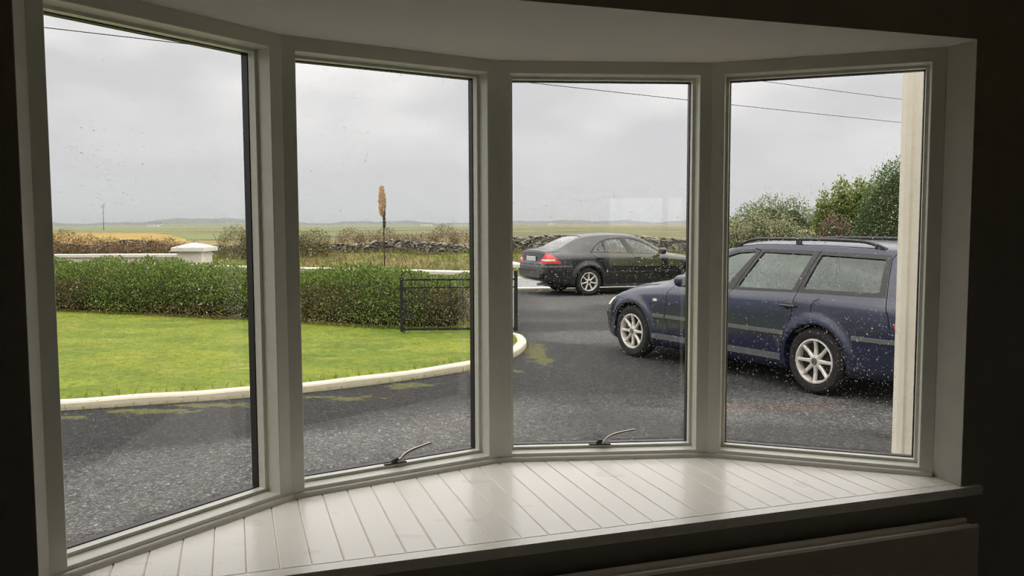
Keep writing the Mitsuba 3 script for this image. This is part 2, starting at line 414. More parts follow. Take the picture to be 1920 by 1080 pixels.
# ------------------------------------------------------------------ the four windows of the bay
def window(i):
    A, B = JS[i], JS[i + 1]
    L = np.linalg.norm(B - A)
    t = (B - A) / L
    nn = np.array([-t[1], t[0]])
    W = frame4([A[0], A[1], 0], [t[0], t[1], 0], [nn[0], nn[1], 0])
    turn = lambda k: 0.0 if k in (0, 4) else math.acos(np.clip(((JS[k] - JS[k - 1]) / np.linalg.norm(JS[k] - JS[k - 1])) @ ((JS[k + 1] - JS[k]) / np.linalg.norm(JS[k + 1] - JS[k])), -1, 1))
    ml, mr = DEP * math.tan(turn(i) / 2), DEP * math.tan(turn(i + 1) / 2)
    key = f'window_{i + 1}'
    zb, zt = ZS - 0.02, ZC - 0.0016
    ca = 0.0018
    # outer frame: stiles reach to the mitre with the next window
    solid = prism([(0, 0), (L, 0), (L + mr, DEP), (-ml, DEP)], zb, zt)
    s0, s1, SB = ED, L - ED, 0.0085
    hole = bx(s0, s1, -.1, 0.050, Z1, Z2) + bx(s0 + SB, s1 - SB, 0, 0.3, Z1 + SB, Z2 - SB) + bx(s0 - .014, s1 + .014, .0998, .3, Z1 - .014, Z2 + .014)
    cham = hull([(a, 0.0 + m, z) for (e, m) in ((ca, -1e-4), (0, ca)) for a in (s0 - e, s1 + e) for z in (Z1 - e, Z2 + e)])
    fr = solid - hole - cham
    add(key + '__frame', xf(fr, W), 'mat_frame')
    # sash ring: stands 0.3 mm off the frame
    so, si = SB + 0.0, 0.0
    ring = lambda a, b, m0, m1: bx(s0 + a, s1 - a, m0, m1, Z1 + a, Z2 - a) - bx(s0 + b, s1 - b, -1, 1, Z1 + b, Z2 - b)
    r1 = ring(0.0004, SB, 0.0505, 0.0745)
    add(key + '__sash', xf(r1, W), 'mat_bead')
    r2 = ring(SB * 0.6, SB + 0.0008, 0.0752, 0.0765) + ring(SB + 0.0002, SB + 0.0022, 0.0766, 0.0995)
    add(key + '__spacer', xf(r2, W), 'mat_spacer')
    g0 = SB + 0.0016
    q = [(s0 + g0, Z1 + g0), (s1 - g0, Z1 + g0), (s1 - g0, Z2 - g0), (s0 + g0, Z2 - g0)]
    add(key + '__pane', xf(TM([(a, 0.099, z) for a, z in q], [[0, 1, 2], [0, 2, 3]]), W), 'mat_glass')
    lab(key, ['leftmost window of the bay, beside the narrow left reveal', 'second window of the bay from the left, with a lever handle, in front of the gate',
              'third window of the bay from the left, with a lever handle, in front of the black car', 'rightmost window of the bay, with the cream wall and the blue car behind'][i], kind='structure')
    lab(key + '__spacer', 'black edge of the glazing unit')
    # quadrant bead on the window board along the foot of the frame
    r = 0.0135
    qs = []
    for (a, sgn) in ((0, 1), (L, -1)):
        k = i if a == 0 else i + 1
        for ph in np.linspace(0, PI / 2, 6):
            m, z = -r * math.cos(ph), ZS + 0.0005 + r * math.sin(ph)
            qs.append((a + sgn * (-m) * math.tan(turn(k) / 2) + (0.0 if turn(k) else sgn * 0.004), m, z))
        qs.append((a + (0 if turn(k) else sgn * .004), -0.0003, ZS + 0.0005))
    add(f'trim_{i + 1}', xf(hull(qs), W), 'mat_bead', smooth=30)
    lab(f'trim_{i + 1}', 'painted quadrant bead at the foot of the window', kind='structure')
    # lever handle on the two opening windows
    if i in (1, 2):
        hs = 0.332 if i == 1 else 0.326
        base = bx(hs - .036, hs + .034, 0.0500, 0.0640, Z1 + SB, Z1 + SB + 0.0035, .0012)
        hub = hull([(hs + x, 0.055 + .0055 * math.cos(t_), Z1 + SB + .003 + z) for t_ in np.linspace(0, 2 * PI, 9) for (x, z) in ((-.013, 0), (-.011, .009), (-.004, .0145), (.004, .0145), (.011, .009), (.013, 0))])
        add(key + '__handle__base', xf(cat(base, hub), W), 'mat_blackmetal', smooth=30)
        pts = np.array([(hs + .004, .056, Z1 + SB + .006), (hs + .016, .050, Z1 + SB + .012), (hs + .026, .046, Z1 + SB + .024), (hs + .040, .042, Z1 + SB + .033), (hs + .060, .040, Z1 + SB + .0395), (hs + .085, .039, Z1 + SB + .045), (hs + .108, .039, Z1 + SB + .049)])
        tt = np.linspace(0, 6, 25)
        ps = np.stack([PchipInterpolator(range(7), pts[:, k])(tt) for k in range(3)], 1)
        lev = tube(ps, np.interp(tt, [0, 1, 3, 6], [.0062, .0074, .0062, .0050]), 10)
        add(key + '__handle__lever', xf(lev, W), 'mat_nickel', smooth=50)
        lab(key + '__handle', 'window handle with a grey metal lever on a black base')
    # rain on the outside of the pane
    rng = np.random.default_rng(100 + i)
    n = (7500, 8500, 12500, 12500)[i]
    w, h = s1 - s0 - .03, Z2 - Z1 - .03
    cs = rng.random((160, 2)) * [w, h]
    P = np.where(rng.random((n, 1)) < 0.45, rng.random((n, 2)) * [w, h], cs[rng.integers(0, 160, n)] + rng.normal(0, .04, (n, 2)))
    keep = (P[:, 0] > 0) & (P[:, 0] < w) & (P[:, 1] > 0) & (P[:, 1] < h)
    hh = P[:, 1] / h
    dens = [np.where(hh > .82, .12, np.where(hh > .35, .8, .35)), np.where(hh > .3, .8, .25), np.where(hh > .72, .12, np.where(hh > .2, 1, .3)), np.where(hh > .72, .10, np.where(hh > .12, 1, .4))][i]
    keep &= rng.random(n) < dens
    P = P[keep]
    rad = np.clip(0.00074 * np.exp(rng.normal(0, .42, len(P))), .00038, .0024)
    seg, lev_ = 7, [(1.0, 0.0), (0.88, .30), (0.52, .52)]
    ang = np.arange(seg) * 2 * PI / seg
    tv = [(rr * math.cos(a), hgt, rr * math.sin(a)) for rr, hgt in lev_ for a in ang] + [(0, .60, 0), (0, 0, 0)]
    tf = []
    for k in range(2):
        for j in range(seg):
            a, b, c, d = k * seg + j, k * seg + (j + 1) % seg, (k + 1) * seg + (j + 1) % seg, (k + 1) * seg + j
            tf += [[a, c, b], [a, d, c]]
    for j in range(seg):
        tf += [[2 * seg + j, 3 * seg, 2 * seg + (j + 1) % seg], [j, (j + 1) % seg, 3 * seg + 1]]
    tv, tf = np.array(tv), np.array(tf)
    sc = np.stack([rad * rng.uniform(.85, 1.1, len(P)), rad * rng.uniform(.7, 1.05, len(P)), rad * rng.uniform(.9, 1.5, len(P))], 1)
    V = tv[None] * sc[:, None]
    V += np.stack([P[:, 0] + s0 + .015, np.full(len(P), .0994), P[:, 1] + Z1 + .015], 1)[:, None]
    Fc = tf[None] + (np.arange(len(P)) * len(tv))[:, None, None]
    t_ = trimesh.Trimesh(V.reshape(-1, 3), Fc.reshape(-1, 3), process=False)
    if t_.volume < 0:
        t_.invert()
    dk = nth('raindrops', i)
    add(dk, xf(t_, W), 'mat_water', smooth=True)
    lab(dk, 'raindrops on the outside of the ' + ['leftmost window pane', 'second window pane from the left', 'third window pane from the left', 'rightmost window pane'][i], 'raindrops', 'raindrops on the panes', 'stuff')


for i in range(4):
    window(i)

# ------------------------------------------------------------------ the window board: tongue-and-groove boards and a nosing
TOP = Polygon([(-1.148, NF + 0.025)] + [tuple(q) for q in offset_bay(-0.0004)][0:5] + [(1.148, NF + 0.025)]).buffer(-0.0002)
bay('window_sill__underlay', prism(TOP.buffer(-.002), ZS - 0.030, ZS - 0.0145), 'mat_board')
pitch, k = 0.0688, 0
for j in range(-18, 19):
    u0 = -0.0075 + j * pitch
    st = TOP.intersection(sbox(u0 + .0004, -1, u0 + pitch - .0004, 2))
    if st.is_empty or st.geom_type != 'Polygon' or st.area < 2e-5:
        continue
    up = TOP.intersection(sbox(u0 + .0026, -1, u0 + pitch - .0026, 2))
    if up.is_empty or up.geom_type != 'Polygon':
        continue
    P = [(x, y, z) for x, y in st.exterior.coords for z in (ZS - .014, ZS - .0032)] + [(x, y, ZS) for x, y in up.exterior.coords]
    bay(nth('window_sill__board', k), hull(P), 'mat_board')
    k += 1
edge = lambda u, nb: [(u, nb, ZS - .027), (u, nb, ZS - .0008), (u, -.1135, ZS - .0265), (u, -.1155, ZS - .023), (u, -.1155, ZS - .005), (u, -.1135, ZS - .0012)]
nos = hull(edge(-1.148, NF + .0245) + edge(1.148, NF + .0245))
for sg in (-1, 1):
    nos = nos + hull(edge(sg * 1.147, NF - .0006) + edge(sg * 1.212, NF - .0006))
bay('window_sill__nosing', nos, 'mat_board')
lab('window_sill', 'pale painted window board of narrow boards below the bay window', 'window sill')

# ------------------------------------------------------------------ radiator under the window board
RZ = 0.786
r0, r1 = -1.05, 1.128
def panel(n0, n1, zt, ribs):
    b = bx(r0, r1, n0, n1, 0.19, zt, 0.006)
    if ribs:
        for q in np.arange(r0 + .05, r1 - .04, .0333):
            b = b - bx(q, q + .012, n0 - .01, n0 + .0025, 0.24, zt - .05)
    return b
bay('radiator__front_panel', panel(-.190, -.176, RZ, False), 'mat_radiator')
bay('radiator__back_panel', panel(-.150, -.136, RZ + .004, False), 'mat_radiator')
bay('radiator__top_cover', bx(r0 + .004, r1 - .004, -.1757, -.1503, RZ - .014, RZ - .010), 'mat_radiator')
for j, q in enumerate((r0 + .15, r1 - .15)):
    bay(nth('radiator__bracket', j), bx(q, q + .04, -.1358, NF - .0005, .3, .7), 'mat_radiator')
bay('radiator__valve', cat(bx(r1, r1 + .03, -.17, -.15, .2, .22), xf(trimesh.creation.cylinder(.012, .15, sections=14), np.array([[1, 0, 0, r1 + .03], [0, 1, 0, -.16], [0, 0, 1, .135], [0, 0, 0, 1]]))), 'mat_nickel')
lab('radiator', 'pale double panel radiator in shadow on the wall under the window board', 'radiator')

# ------------------------------------------------------------------ outside: ground, kerb, lawn, road
def grid(xs, ys, zf):
    X, Y = np.meshgrid(xs, ys, indexing='ij')
    v = np.stack([X, Y, zf(X, Y)], -1).reshape(-1, 3)
    a, b = len(xs), len(ys)
    i, j = np.meshgrid(np.arange(a - 1), np.arange(b - 1), indexing='ij')
    q = np.stack([i * b + j, (i + 1) * b + j, (i + 1) * b + j + 1, i * b + j + 1], -1).reshape(-1, 4)
    return TM(v, np.vstack([q[:, [0, 1, 2]], q[:, [0, 2, 3]]]))


ROAD0, ROAD1 = 20.9, 26.4
add('driveway', TM([(-30, 1.0, 0), (30, 1.0, 0), (30, ROAD0, 0), (-30, ROAD0, 0)], [[0, 1, 2], [0, 2, 3]]), 'mat_driveway')
lab('driveway', 'wet dark grey chippings of the driveway', kind='structure')
add('ground', TM([(-60, -60, -.03), (60, -60, -.03), (60, 1.0, -.03), (-60, 1.0, -.03)], [[0, 1, 2], [0, 2, 3]]), 'mat_verge')
lab('ground', 'rough ground on the other side of the house', kind='structure')
add('road', TM([(-80, ROAD0, -.001), (80, ROAD0, -.001), (80, ROAD1, -.001), (-80, ROAD1, -.001)], [[0, 1, 2], [0, 2, 3]]), 'mat_road')
lab('road', 'pale grey road behind the black car', kind='structure')
add('road__edge_line', bx(-80, 80, ROAD1 - .42, ROAD1 - .28, -.0005, .006), 'mat_whitewash')
add('road__apron_strip', bx(-1.0, 30, ROAD0 + .05, ROAD0 + .40, -.0005, .045, .01), 'mat_concrete')

# kerb of the lawn: its front line in plan
KP = np.array([(-14.0, 5.4), (-9.0, 5.9), (-6.0, 6.55), (-3.94, 7.24), (-2.45, 7.79), (-1.95, 8.03), (-1.2, 8.55), (-.45, 9.25), (-.08, 9.85), (.12, 10.5), (.19, 11.1), (.15, 11.6), (-.02, 12.0)])
_d = np.r_[0, np.cumsum(np.linalg.norm(np.diff(KP, axis=0), axis=1))]
_q = np.linspace(0, _d[-1], 130)
KL = np.stack([PchipInterpolator(_d, KP[:, k])(_q) for k in (0, 1)], 1)
_t = np.gradient(KL, axis=0)
_t /= np.linalg.norm(_t, axis=1, keepdims=True)
_n = np.stack([-_t[:, 1], _t[:, 0]], 1)
prof = [(0, -.03), (0, .062), (.012, .078), (.108, .084), (.12, .075), (.12, -.03)]
V = np.array([[*(KL[i] + _n[i] * a), z] for i in range(len(KL)) for a, z in prof])
V[:, 2] += 0.004 * np.sin(V[:, 0] * 7) * (V[:, 2] > 0)
m_, fs = len(prof), []
for i in range(len(KL) - 1):
    for j in range(m_):
        a, b, c, d = i * m_ + j, i * m_ + (j + 1) % m_, (i + 1) * m_ + (j + 1) % m_, (i + 1) * m_ + j
        fs += [[a, b, c], [a, c, d]]
for o_ in (0, (len(KL) - 1) * m_):
    fs += [[o_, o_ + j, o_ + j + 1] for j in range(1, m_ - 1)]
kt = TM(V, fs)
if kt.volume < 0:
    kt.invert()
add('lawn_kerb', kt, 'mat_concrete', smooth=35)
lab('lawn_kerb', 'curved cream concrete kerb between lawn and driveway', 'kerb')

LB = [tuple(p) for p in KL + _n * 0.118] + [(-.35, 13.2), (-3, 14.6), (-5.5, 16.2), (-14, 16.9)]
lp = Polygon(LB).buffer(0)
def lawn_z(x, y):
    return 0.066 + 0.02 * np.sin(x * .9) * np.sin(y * .7 + 1)
xs, ys = np.linspace(-14, .3, 120), np.linspace(5.4, 17, 100)
cells = []
from shapely.prepared import prep
tri2, f2 = [], []
_v, _f = trimesh.creation.triangulate_polygon(lp, engine='earcut')
lm = TM(np.c_[_v, np.zeros(len(_v))], _f)
if lm.face_normals[:, 2].sum() < 0:
    lm.invert()
for _ in range(4):
    lm = lm.subdivide_to_size(0.9, max_iter=12) if _ == 0 else lm
lm.vertices[:, 2] = lawn_z(lm.vertices[:, 0], lm.vertices[:, 1])
add('lawn', lm, 'mat_lawn', smooth=True)
lab('lawn', 'mown green lawn inside the curved kerb', kind='structure')

# ------------------------------------------------------------------ foliage makers
def quads(P, D, Wd, ln, wd, col):
    """rhombic leaves: P base, D direction, Wd across; col per leaf"""
    ln, wd = np.broadcast_to(ln, (len(P),))[:, None], np.broadcast_to(wd, (len(P),))[:, None]
    v = np.stack([P, P + D * ln * .45 + Wd * wd, P + D * ln, P + D * ln * .45 - Wd * wd], 1).reshape(-1, 3)
    i = np.arange(len(P))[:, None] * 4
    f = np.stack([i + [0, 1, 2], i + [0, 2, 3]], 1).reshape(-1, 3)
    return TM(v, f), np.repeat(np.clip(col, 0.004, .9), 4, 0)


def unit(v):
    return v / (np.linalg.norm(v, axis=-1, keepdims=True) + 1e-9)


def leaves(rng, P, N, ln, wd, c0, c1, up=0.3, var=.25, mat='mat_leaf', key=None):
    D = unit(N * .6 + rng.normal(0, .65, P.shape) + [0, 0, up])
    Wd = unit(np.cross(D, rng.normal(0, 1, P.shape)))
    k = rng.random((len(P), 1))
    col = (np.array(c0) * (1 - k) + np.array(c1) * k) * (1 + rng.normal(0, var, (len(P), 1)))
    t, c = quads(P, D, Wd, ln * rng.uniform(.6, 1.3, len(P)), wd * rng.uniform(.7, 1.2, len(P)), col)
    return add(key, t, mat, color=c)


def blob(rng, centers, radii, n, shell=.35):
    """points and outward directions in the outer shell of a union of ellipsoids"""
    centers, radii = np.array(centers, float), np.array(radii, float)
    w = (radii[:, 0] * radii[:, 1] * radii[:, 2]) ** (2 / 3)
    k = rng.choice(len(centers), n, p=w / w.sum())
    d = unit(rng.normal(0, 1, (n, 3)))
    rr = 1 - shell * rng.random((n, 1)) ** 1.5 + rng.normal(0, .05, (n, 1))
    P = centers[k] + d * radii[k] * rr
    inside = np.zeros(n, bool)
    for c, r in zip(centers, radii):
        inside |= (((P - c) / r) ** 2).sum(1) < (1 - shell) ** 2 * .9
    ok = ~inside & (P[:, 2] > .03)
    return P[ok], d[ok]


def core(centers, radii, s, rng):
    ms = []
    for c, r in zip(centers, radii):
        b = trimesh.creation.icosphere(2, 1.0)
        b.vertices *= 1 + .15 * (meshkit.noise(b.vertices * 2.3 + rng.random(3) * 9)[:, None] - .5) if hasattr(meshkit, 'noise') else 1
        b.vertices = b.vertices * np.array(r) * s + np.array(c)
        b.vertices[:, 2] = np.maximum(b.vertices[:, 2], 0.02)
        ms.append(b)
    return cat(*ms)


def stems(rng, base, tips, r0=.02, r1=.006, wob=.08):
    ms = []
    for b, t in zip(base, tips):
        b, t = np.array(b, float), np.array(t, float)
        q = np.linspace(0, 1, 6)[:, None]
        p = b * (1 - q) + t * q + rng.normal(0, wob, (6, 3)) * np.sin(q * PI)
        ms.append(tube(p, np.linspace(r0, r1, 6), 5))
    return cat(*ms)


# ------------------------------------------------------------------ hedge behind the lawn
rng = np.random.default_rng(7)
HP = np.array([(-13.5, 16.0), (-9.5, 15.75), (-8.2, 15.5), (-6.2, 15.0), (-4.6, 14.45), (-3.4, 13.8), (-2.1, 12.98), (-1.2, 12.76), (-.46, 12.86)])
_d = np.r_[0, np.cumsum(np.linalg.norm(np.diff(HP, axis=0), axis=1))]
hx, hy = PchipInterpolator(_d, HP[:, 0]), PchipInterpolator(_d, HP[:, 1])


def hedge_pts(n):
    s = rng.random(n) * _d[-1]
    a = np.stack([hx(s), hy(s)], 1)
    e = 1e-2
    tg = unit(np.stack([hx(s + e) - hx(s - e), hy(s + e) - hy(s - e)], 1))
    nn = np.stack([tg[:, 1], -tg[:, 0]], 1)          # towards the house
    H = np.interp(a[:, 0], [-9, -5.6, -4.6, -3.7, -3.0, -2.5, -1.5, -1.2], [.97, .95, .88, .79, .82, .92, .92, .82]) + .035 * np.sin(s * 1.9) + .03 * np.sin(s * 4.3 + 1) + .09 * (_vn(s * 1.3, s * 0, s * 0, 5) - .5) 
    ph = rng.random(n) * PI * 1.06 - .05
    W, n2 = .62, 2.6
    cx, cz = np.cos(ph), np.sin(ph)
    rad = 1 / (np.abs(cx) ** n2 + np.abs(cz) ** n2) ** (1 / n2)
    lump = 1 + .16 * (_vn(s * 2.6, ph * 3, ph * 0, 8) - .5) + .12 * (_vn(s * 7, ph * 7, ph * 0, 9) - .5)
    rr = rad * lump * (1 - .30 * rng.random(n) ** 1.6)
    off, z = cx * rr * W, np.maximum(cz * rr, 0.02) * H
    P = np.c_[a + nn * (off - .18)[:, None], z + .02]
    N = np.c_[nn * cx[:, None], cz]
    return P, N, s


P, N, s = hedge_pts(115000)
low = P[:, 2]
pick = _vn(s * .9, low * 2.0, low * 0, 21)
prob = np.clip((pick - .22) / .24, 0, 1) * np.clip((low + .12) / .32, .12, 1)
prob = np.maximum(prob, .88 * (low > .66))
g = rng.random(len(P)) < .08 + .88 * prob
brown = ~g
lk = leaves(rng, P[g], N[g], .044, .012, (.075, .130, .030), (.25, .32, .085), key='hedge__foliage')
leaves(rng, P[brown], N[brown], .038, .009, (.12, .105, .045), (.30, .225, .125), key='hedge__withered_foliage')
Pb, Nb, sb = hedge_pts(5000)
q = (Nb[:, 1] < .2) & (Pb[:, 2] < .30)
leaves(rng, Pb[q] * [1, 1, .75] + [0, -.10, 0], Nb[q], .11, .008, (.20, .13, .055), (.30, .22, .10), up=.5, mat='mat_dry', key='hedge__dry_grass')
cs, cr = [], []
for s_ in np.arange(.2, _d[-1] - .30, .40):
    e = 1e-2
    tg = unit(np.array([[hx(s_ + e) - hx(s_ - e), hy(s_ + e) - hy(s_ - e)]]))[0]
    cs.append((hx(s_) - tg[1] * .18, hy(s_) + tg[0] * .18, .36))
    cr.append((.42, .36, .36))
add('hedge__dark_core', core(cs, cr, 1.0, rng), 'mat_inner', smooth=True)  # solid dark cores stand in for the shaded inside of the hedge
lab('hedge', 'long clipped green hedge behind the lawn, browning at its foot', 'hedge')
lab('hedge__foliage', kind='stuff')
lab('hedge__withered_foliage', 'brownish leaves', kind='stuff')
lab('hedge__dry_grass', 'dry straw-coloured grass along the foot', kind='stuff')
# grass blades: lawn edge at the kerb, and the lawn itself
n = 26000
gx, gy = rng.uniform(-9.5, .2, n), rng.uniform(6.2, 15.5, n)
pl = prep(lp)
okp = np.array([pl.contains(Point(a, b)) for a, b in zip(gx, gy)])
P = np.c_[gx[okp], gy[okp], lawn_z(gx[okp], gy[okp])]
k = rng.integers(0, len(KL), 1500)
off = np.abs(rng.normal(0, .05, 1500)) + .125
P2 = np.c_[KL[k] + _n[k] * off[:, None], np.full(1500, .07)]
k3 = rng.integers(0, len(KL), 500)
P3 = np.c_[KL[k3] - _n[k3] * np.abs(rng.normal(0, .03, 500))[:, None], np.zeros(500)]
AL = np.vstack([P, P2, P3])
hgt = np.r_[rng.uniform(.006, .016, len(P)), rng.uniform(.03, .10, 1500), rng.uniform(.02, .07, 500)]
D = unit(rng.normal(0, .35, AL.shape) + [0, 0, 1])
Wd = unit(np.cross(D, rng.normal(0, 1, AL.shape)))
kk = rng.random((len(AL), 1))
t, c = quads(AL, D, Wd, hgt, np.r_[np.full(len(P), .0035), np.full(2000, .003)], (np.array((.16, .20, .025)) * (1 - kk) + np.array((.26, .28, .055)) * kk))
add('lawn__grass', t, 'mat_leaf', color=c)
lab('lawn__grass', 'short blades of green grass', kind='stuff')

# ------------------------------------------------------------------ gate, swung open in front of the hedge
GA, GB = np.array([-1.60, 11.98]), np.array([.085, 12.06])
GL = np.linalg.norm(GB - GA)
gt = (GB - GA) / GL
GM = frame4([GA[0], GA[1], 0], [gt[0], gt[1], 0], [-gt[1], gt[0], 0])
z0, z1 = .105, .845
bar = lambda s, a, b, w=.018: bx(s - w / 2, s + w / 2, -w / 2, w / 2, a, b)
gate = lambda key, m: add(key, xf(m, GM), 'mat_ironpaint')
gate('iron_gate__stile', bar(.02, z0 - .02, z1 + .02, .04))
gate('iron_gate__stile_001', bar(GL - .03, z0 - .02, z1 + .11, .05))
gate('iron_gate__rail', bx(.04, GL - .055, -.012, .012, z1 - .025, z1))
gate('iron_gate__rail_001', bx(.04, GL - .055, -.012, .012, z0, z0 + .03))
gate('iron_gate__rail_002', bx(.04, GL - .055, -.008, .008, z1 - .135, z1 - .115))
bars = [.165] + list(np.linspace(.165, GL - .055, 9)[1:-1])
for j, s_ in enumerate(bars):
    gate(nth('iron_gate__bar', j), bar(s_, z0 + .028, z1 - .026 if j else z1 + .03, .012))
ar = [(.095 + .075 * math.cos(a), 0, z1 + .02 + .085 * math.sin(a)) for a in np.linspace(0, PI, 15)]
gate('iron_gate__arch', tube(ar, .009, 6))
gate('iron_gate__lock_rail', bx(.041, .156, -.009, .009, .27, .29))
for j, (cx, cz) in enumerate([(.10, .36), (.10, .52), (.10, .66)]):
    th = np.linspace(0, 2.6 * PI, 26)
    gate(nth('iron_gate__scroll', j), tube([(cx + (.05 - .012 * a / PI) * math.cos(a), 0, cz + (.062 - .014 * a / PI) * math.sin(a)) for a in th], .007, 5))
gate('iron_gate__ground_bolt', bar(.055, .07, .40, .014))
lab('iron_gate', 'black wrought iron gate leaf standing open before the hedge', 'gate')

# ------------------------------------------------------------------ white garden wall: two stretches, a pier with a hipped cap, the gate pier
def wall_piece(key, A, B, h, th, cop, ch):
    A, B = np.array(A, float), np.array(B, float)
    L = np.linalg.norm(B - A)
    t = (B - A) / L
    Mx = frame4([A[0], A[1], 0], [t[0], t[1], 0], [-t[1], t[0], 0])
    add(key + '__masonry', xf(bx(0, L, -th / 2, th / 2, -.05, h), Mx), 'mat_roughcast')
    add(key + '__coping', xf(bx(-.01, L + .01, -cop / 2, cop / 2, h + .0005, h + ch, .012), Mx), 'mat_whitewash')


def pier(key, x, y, rot, w, h, cw, e, top):
    Mx = frame4([x, y, 0], [math.cos(rot), math.sin(rot), 0], [-math.sin(rot), math.cos(rot), 0])
    add(key + '__shaft', xf(bx(-w / 2, w / 2, -w / 2, w / 2, -.05, h, .01), Mx), 'mat_roughcast')
    a = cw / 2
    add(key + '__cap', xf(hull([(sx * a, sy * a, h + z) for sx in (-1, 1) for sy in (-1, 1) for z in (.0005, e)] + [(sx * .04, sy * .04, h + top) for sx in (-1, 1) for sy in (-1, 1)]), Mx), 'mat_whitewash')


wall_piece('garden_wall', (-14, 17.05), (-6.50, 16.95), .985, .20, .27, .075)
lab('garden_wall', 'taller stretch of white garden wall behind the hedge, left of the pier', 'garden wall')
wall_piece('garden_wall_001', (-5.96, 16.30), (-.55, 13.75), .785, .19, .27, .07)
lab('garden_wall_001', 'lower stretch of white garden wall behind the hedge, right of the pier', 'garden wall')
pier('wall_pier', -6.24, 16.55, -.06, .50, 1.125, .655, .075, .165)
lab('wall_pier', 'white square pier with a hipped cap at the step of the garden wall', 'pier')
pier('gate_pier', -.165, 13.35, 0, .38, .95, .58, .05, .105)
lab('gate_pier', 'pale gate pier with a flat white cap, mostly behind the window post', 'pier')

# ------------------------------------------------------------------ verge, dry stone wall, land, hills
def bank_z(x, y):
    t = np.clip((y - ROAD1) / 3.6, 0, 1)
    return t * t * (3 - 2 * t) * .64 + .05 * np.sin(x * .7) * t + .03 * np.sin(x * 2.1 + y) * t
vg = grid(np.linspace(-60, 60, 240), np.r_[np.linspace(ROAD1, 31.5, 22)], bank_z)
add('verge', vg, 'mat_verge', smooth=True)
lab('verge', 'rough yellowish grass bank beyond the road', kind='structure')


def land_z(x, y):
    r = np.hypot(x, y)
    z = .55 + .25 * np.clip((r - 30) / 60, 0, 1) + .0 * r
    z = z + .10 * np.sin(x * .06 + 1) * np.clip((r - 36) / 40, 0, 1)
    az = np.degrees(np.arctan2(x, y))
    far = np.clip((r - 900) / 2600, 0, 1)
    ridge = 17 + 12 * np.exp(-((az + 20) / 5.5) ** 2) + 7 * np.exp(-((az - 7.5) / 2.2) ** 2) + 5 * np.sin(az * .55) + 2.5 * np.sin(az * 1.7 + 1) + 1.2 * np.sin(az * 4.3)
    return z + far * far * (3 - 2 * far) * ridge
rr = np.r_[np.linspace(31.4, 60, 30), np.geomspace(62, 4200, 70)]
aa = np.radians(np.linspace(-64, 64, 300))
R_, A_ = np.meshgrid(rr, aa, indexing='ij')
X_, Y_ = R_ * np.sin(A_), R_ * np.cos(A_)
v = np.stack([X_, Y_, land_z(X_, Y_)], -1).reshape(-1, 3)
a_, b_ = len(rr), len(aa)
i_, j_ = np.meshgrid(np.arange(a_ - 1), np.arange(b_ - 1), indexing='ij')
q_ = np.stack([i_ * b_ + j_, i_ * b_ + j_ + 1, (i_ + 1) * b_ + j_ + 1, (i_ + 1) * b_ + j_], -1).reshape(-1, 4)
lt = TM(v, np.vstack([q_[:, [0, 1, 2]], q_[:, [0, 2, 3]]]))
if lt.face_normals[:, 2].sum() < 0:
    lt.invert()
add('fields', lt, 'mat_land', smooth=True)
lab('fields', 'flat fields that run back to low hills on the horizon', kind='structure')

# rain haze over the far fields
hz = bx(-2600, 2600, 150, 4100, -2, 40)
scene['haze'] = {**mikit.ply(tm(hz)), 'bsdf': {'type': 'null'}, 'interior': {'type': 'homogeneous', 'albedo': {'type': 'rgb', 'value': [0.90, 0.93, 0.97]}, 'sigma_t': 1 / 3000.0, 'phase': {'type': 'hg', 'g': 0.88}}}
lab('haze', 'thin rain haze over the far fields and hills', 'haze', kind='stuff')

# dry stone wall: every stone its own piece
rng = np.random.default_rng(21)
stones = []
x = -18.5
for row in range(8):
    x = -18.6 + .07 * row
    while x < 12.5:
        w, h = rng.uniform(.11, .30), rng.uniform(.085, .11)
        top = 8 if x > -.9 else 5.4 + 1.2 * math.sin(x * 1.3)
        if row < top:
            stones.append((x + w / 2, row, w, h))
        x += w * .97
def stone_mesh(x, row, w, h):
    yb = 30.1
    zb = float(bank_z(np.array(x), np.array(30.0))) - .08 + row * .080
    P = rng.normal(0, 1, (12, 3))
    P = np.sign(P) * np.abs(unit(P)) ** .45 * [w / 2, .16, h / 2] * 1.02
    th = rng.normal(0, .07)
    P = P @ np.array([[math.cos(th), 0, -math.sin(th)], [0, 1, 0], [math.sin(th), 0, math.cos(th)]])
    return hull(P + [x, yb + rng.normal(0, .025) + .006 * row, zb + h / 2])
vis = lambda x: (-4.6 < x < -1.0) or (-.2 < x < 6.5) or (-16.5 < x < -14.3)
stones.sort(key=lambda q: (not vis(q[0]), q[1] < 1, abs(q[0])))
rest = []
for j, q in enumerate(stones):
    t = tm(stone_mesh(*q))
    if j < 300:
        add(nth('field_wall__stone', j), t, 'mat_stone')
    else:
        rest.append(t)
add('field_wall__loose_stones', cat(*rest), 'mat_stone')
hs = []
for x in np.arange(-18.6, 12.4, .5):
    top = 8 if x > -.9 else 5.4 + 1.2 * math.sin(x * 1.3)
    zb = float(bank_z(np.array(x + .25), np.array(30.0)))
    hs.append(bx(x, x + .499, 30.06, 30.22, zb - .1, zb - .08 + (math.ceil(top) - 1.2) * .080))
add('field_wall__hearting', cat(*hs), 'mat_stone')
lab('field_wall__hearting', kind='stuff')
lab('field_wall', 'dark dry stone field wall along the far side of the road', 'stone wall')
lab('field_wall__loose_stones', kind='stuff')

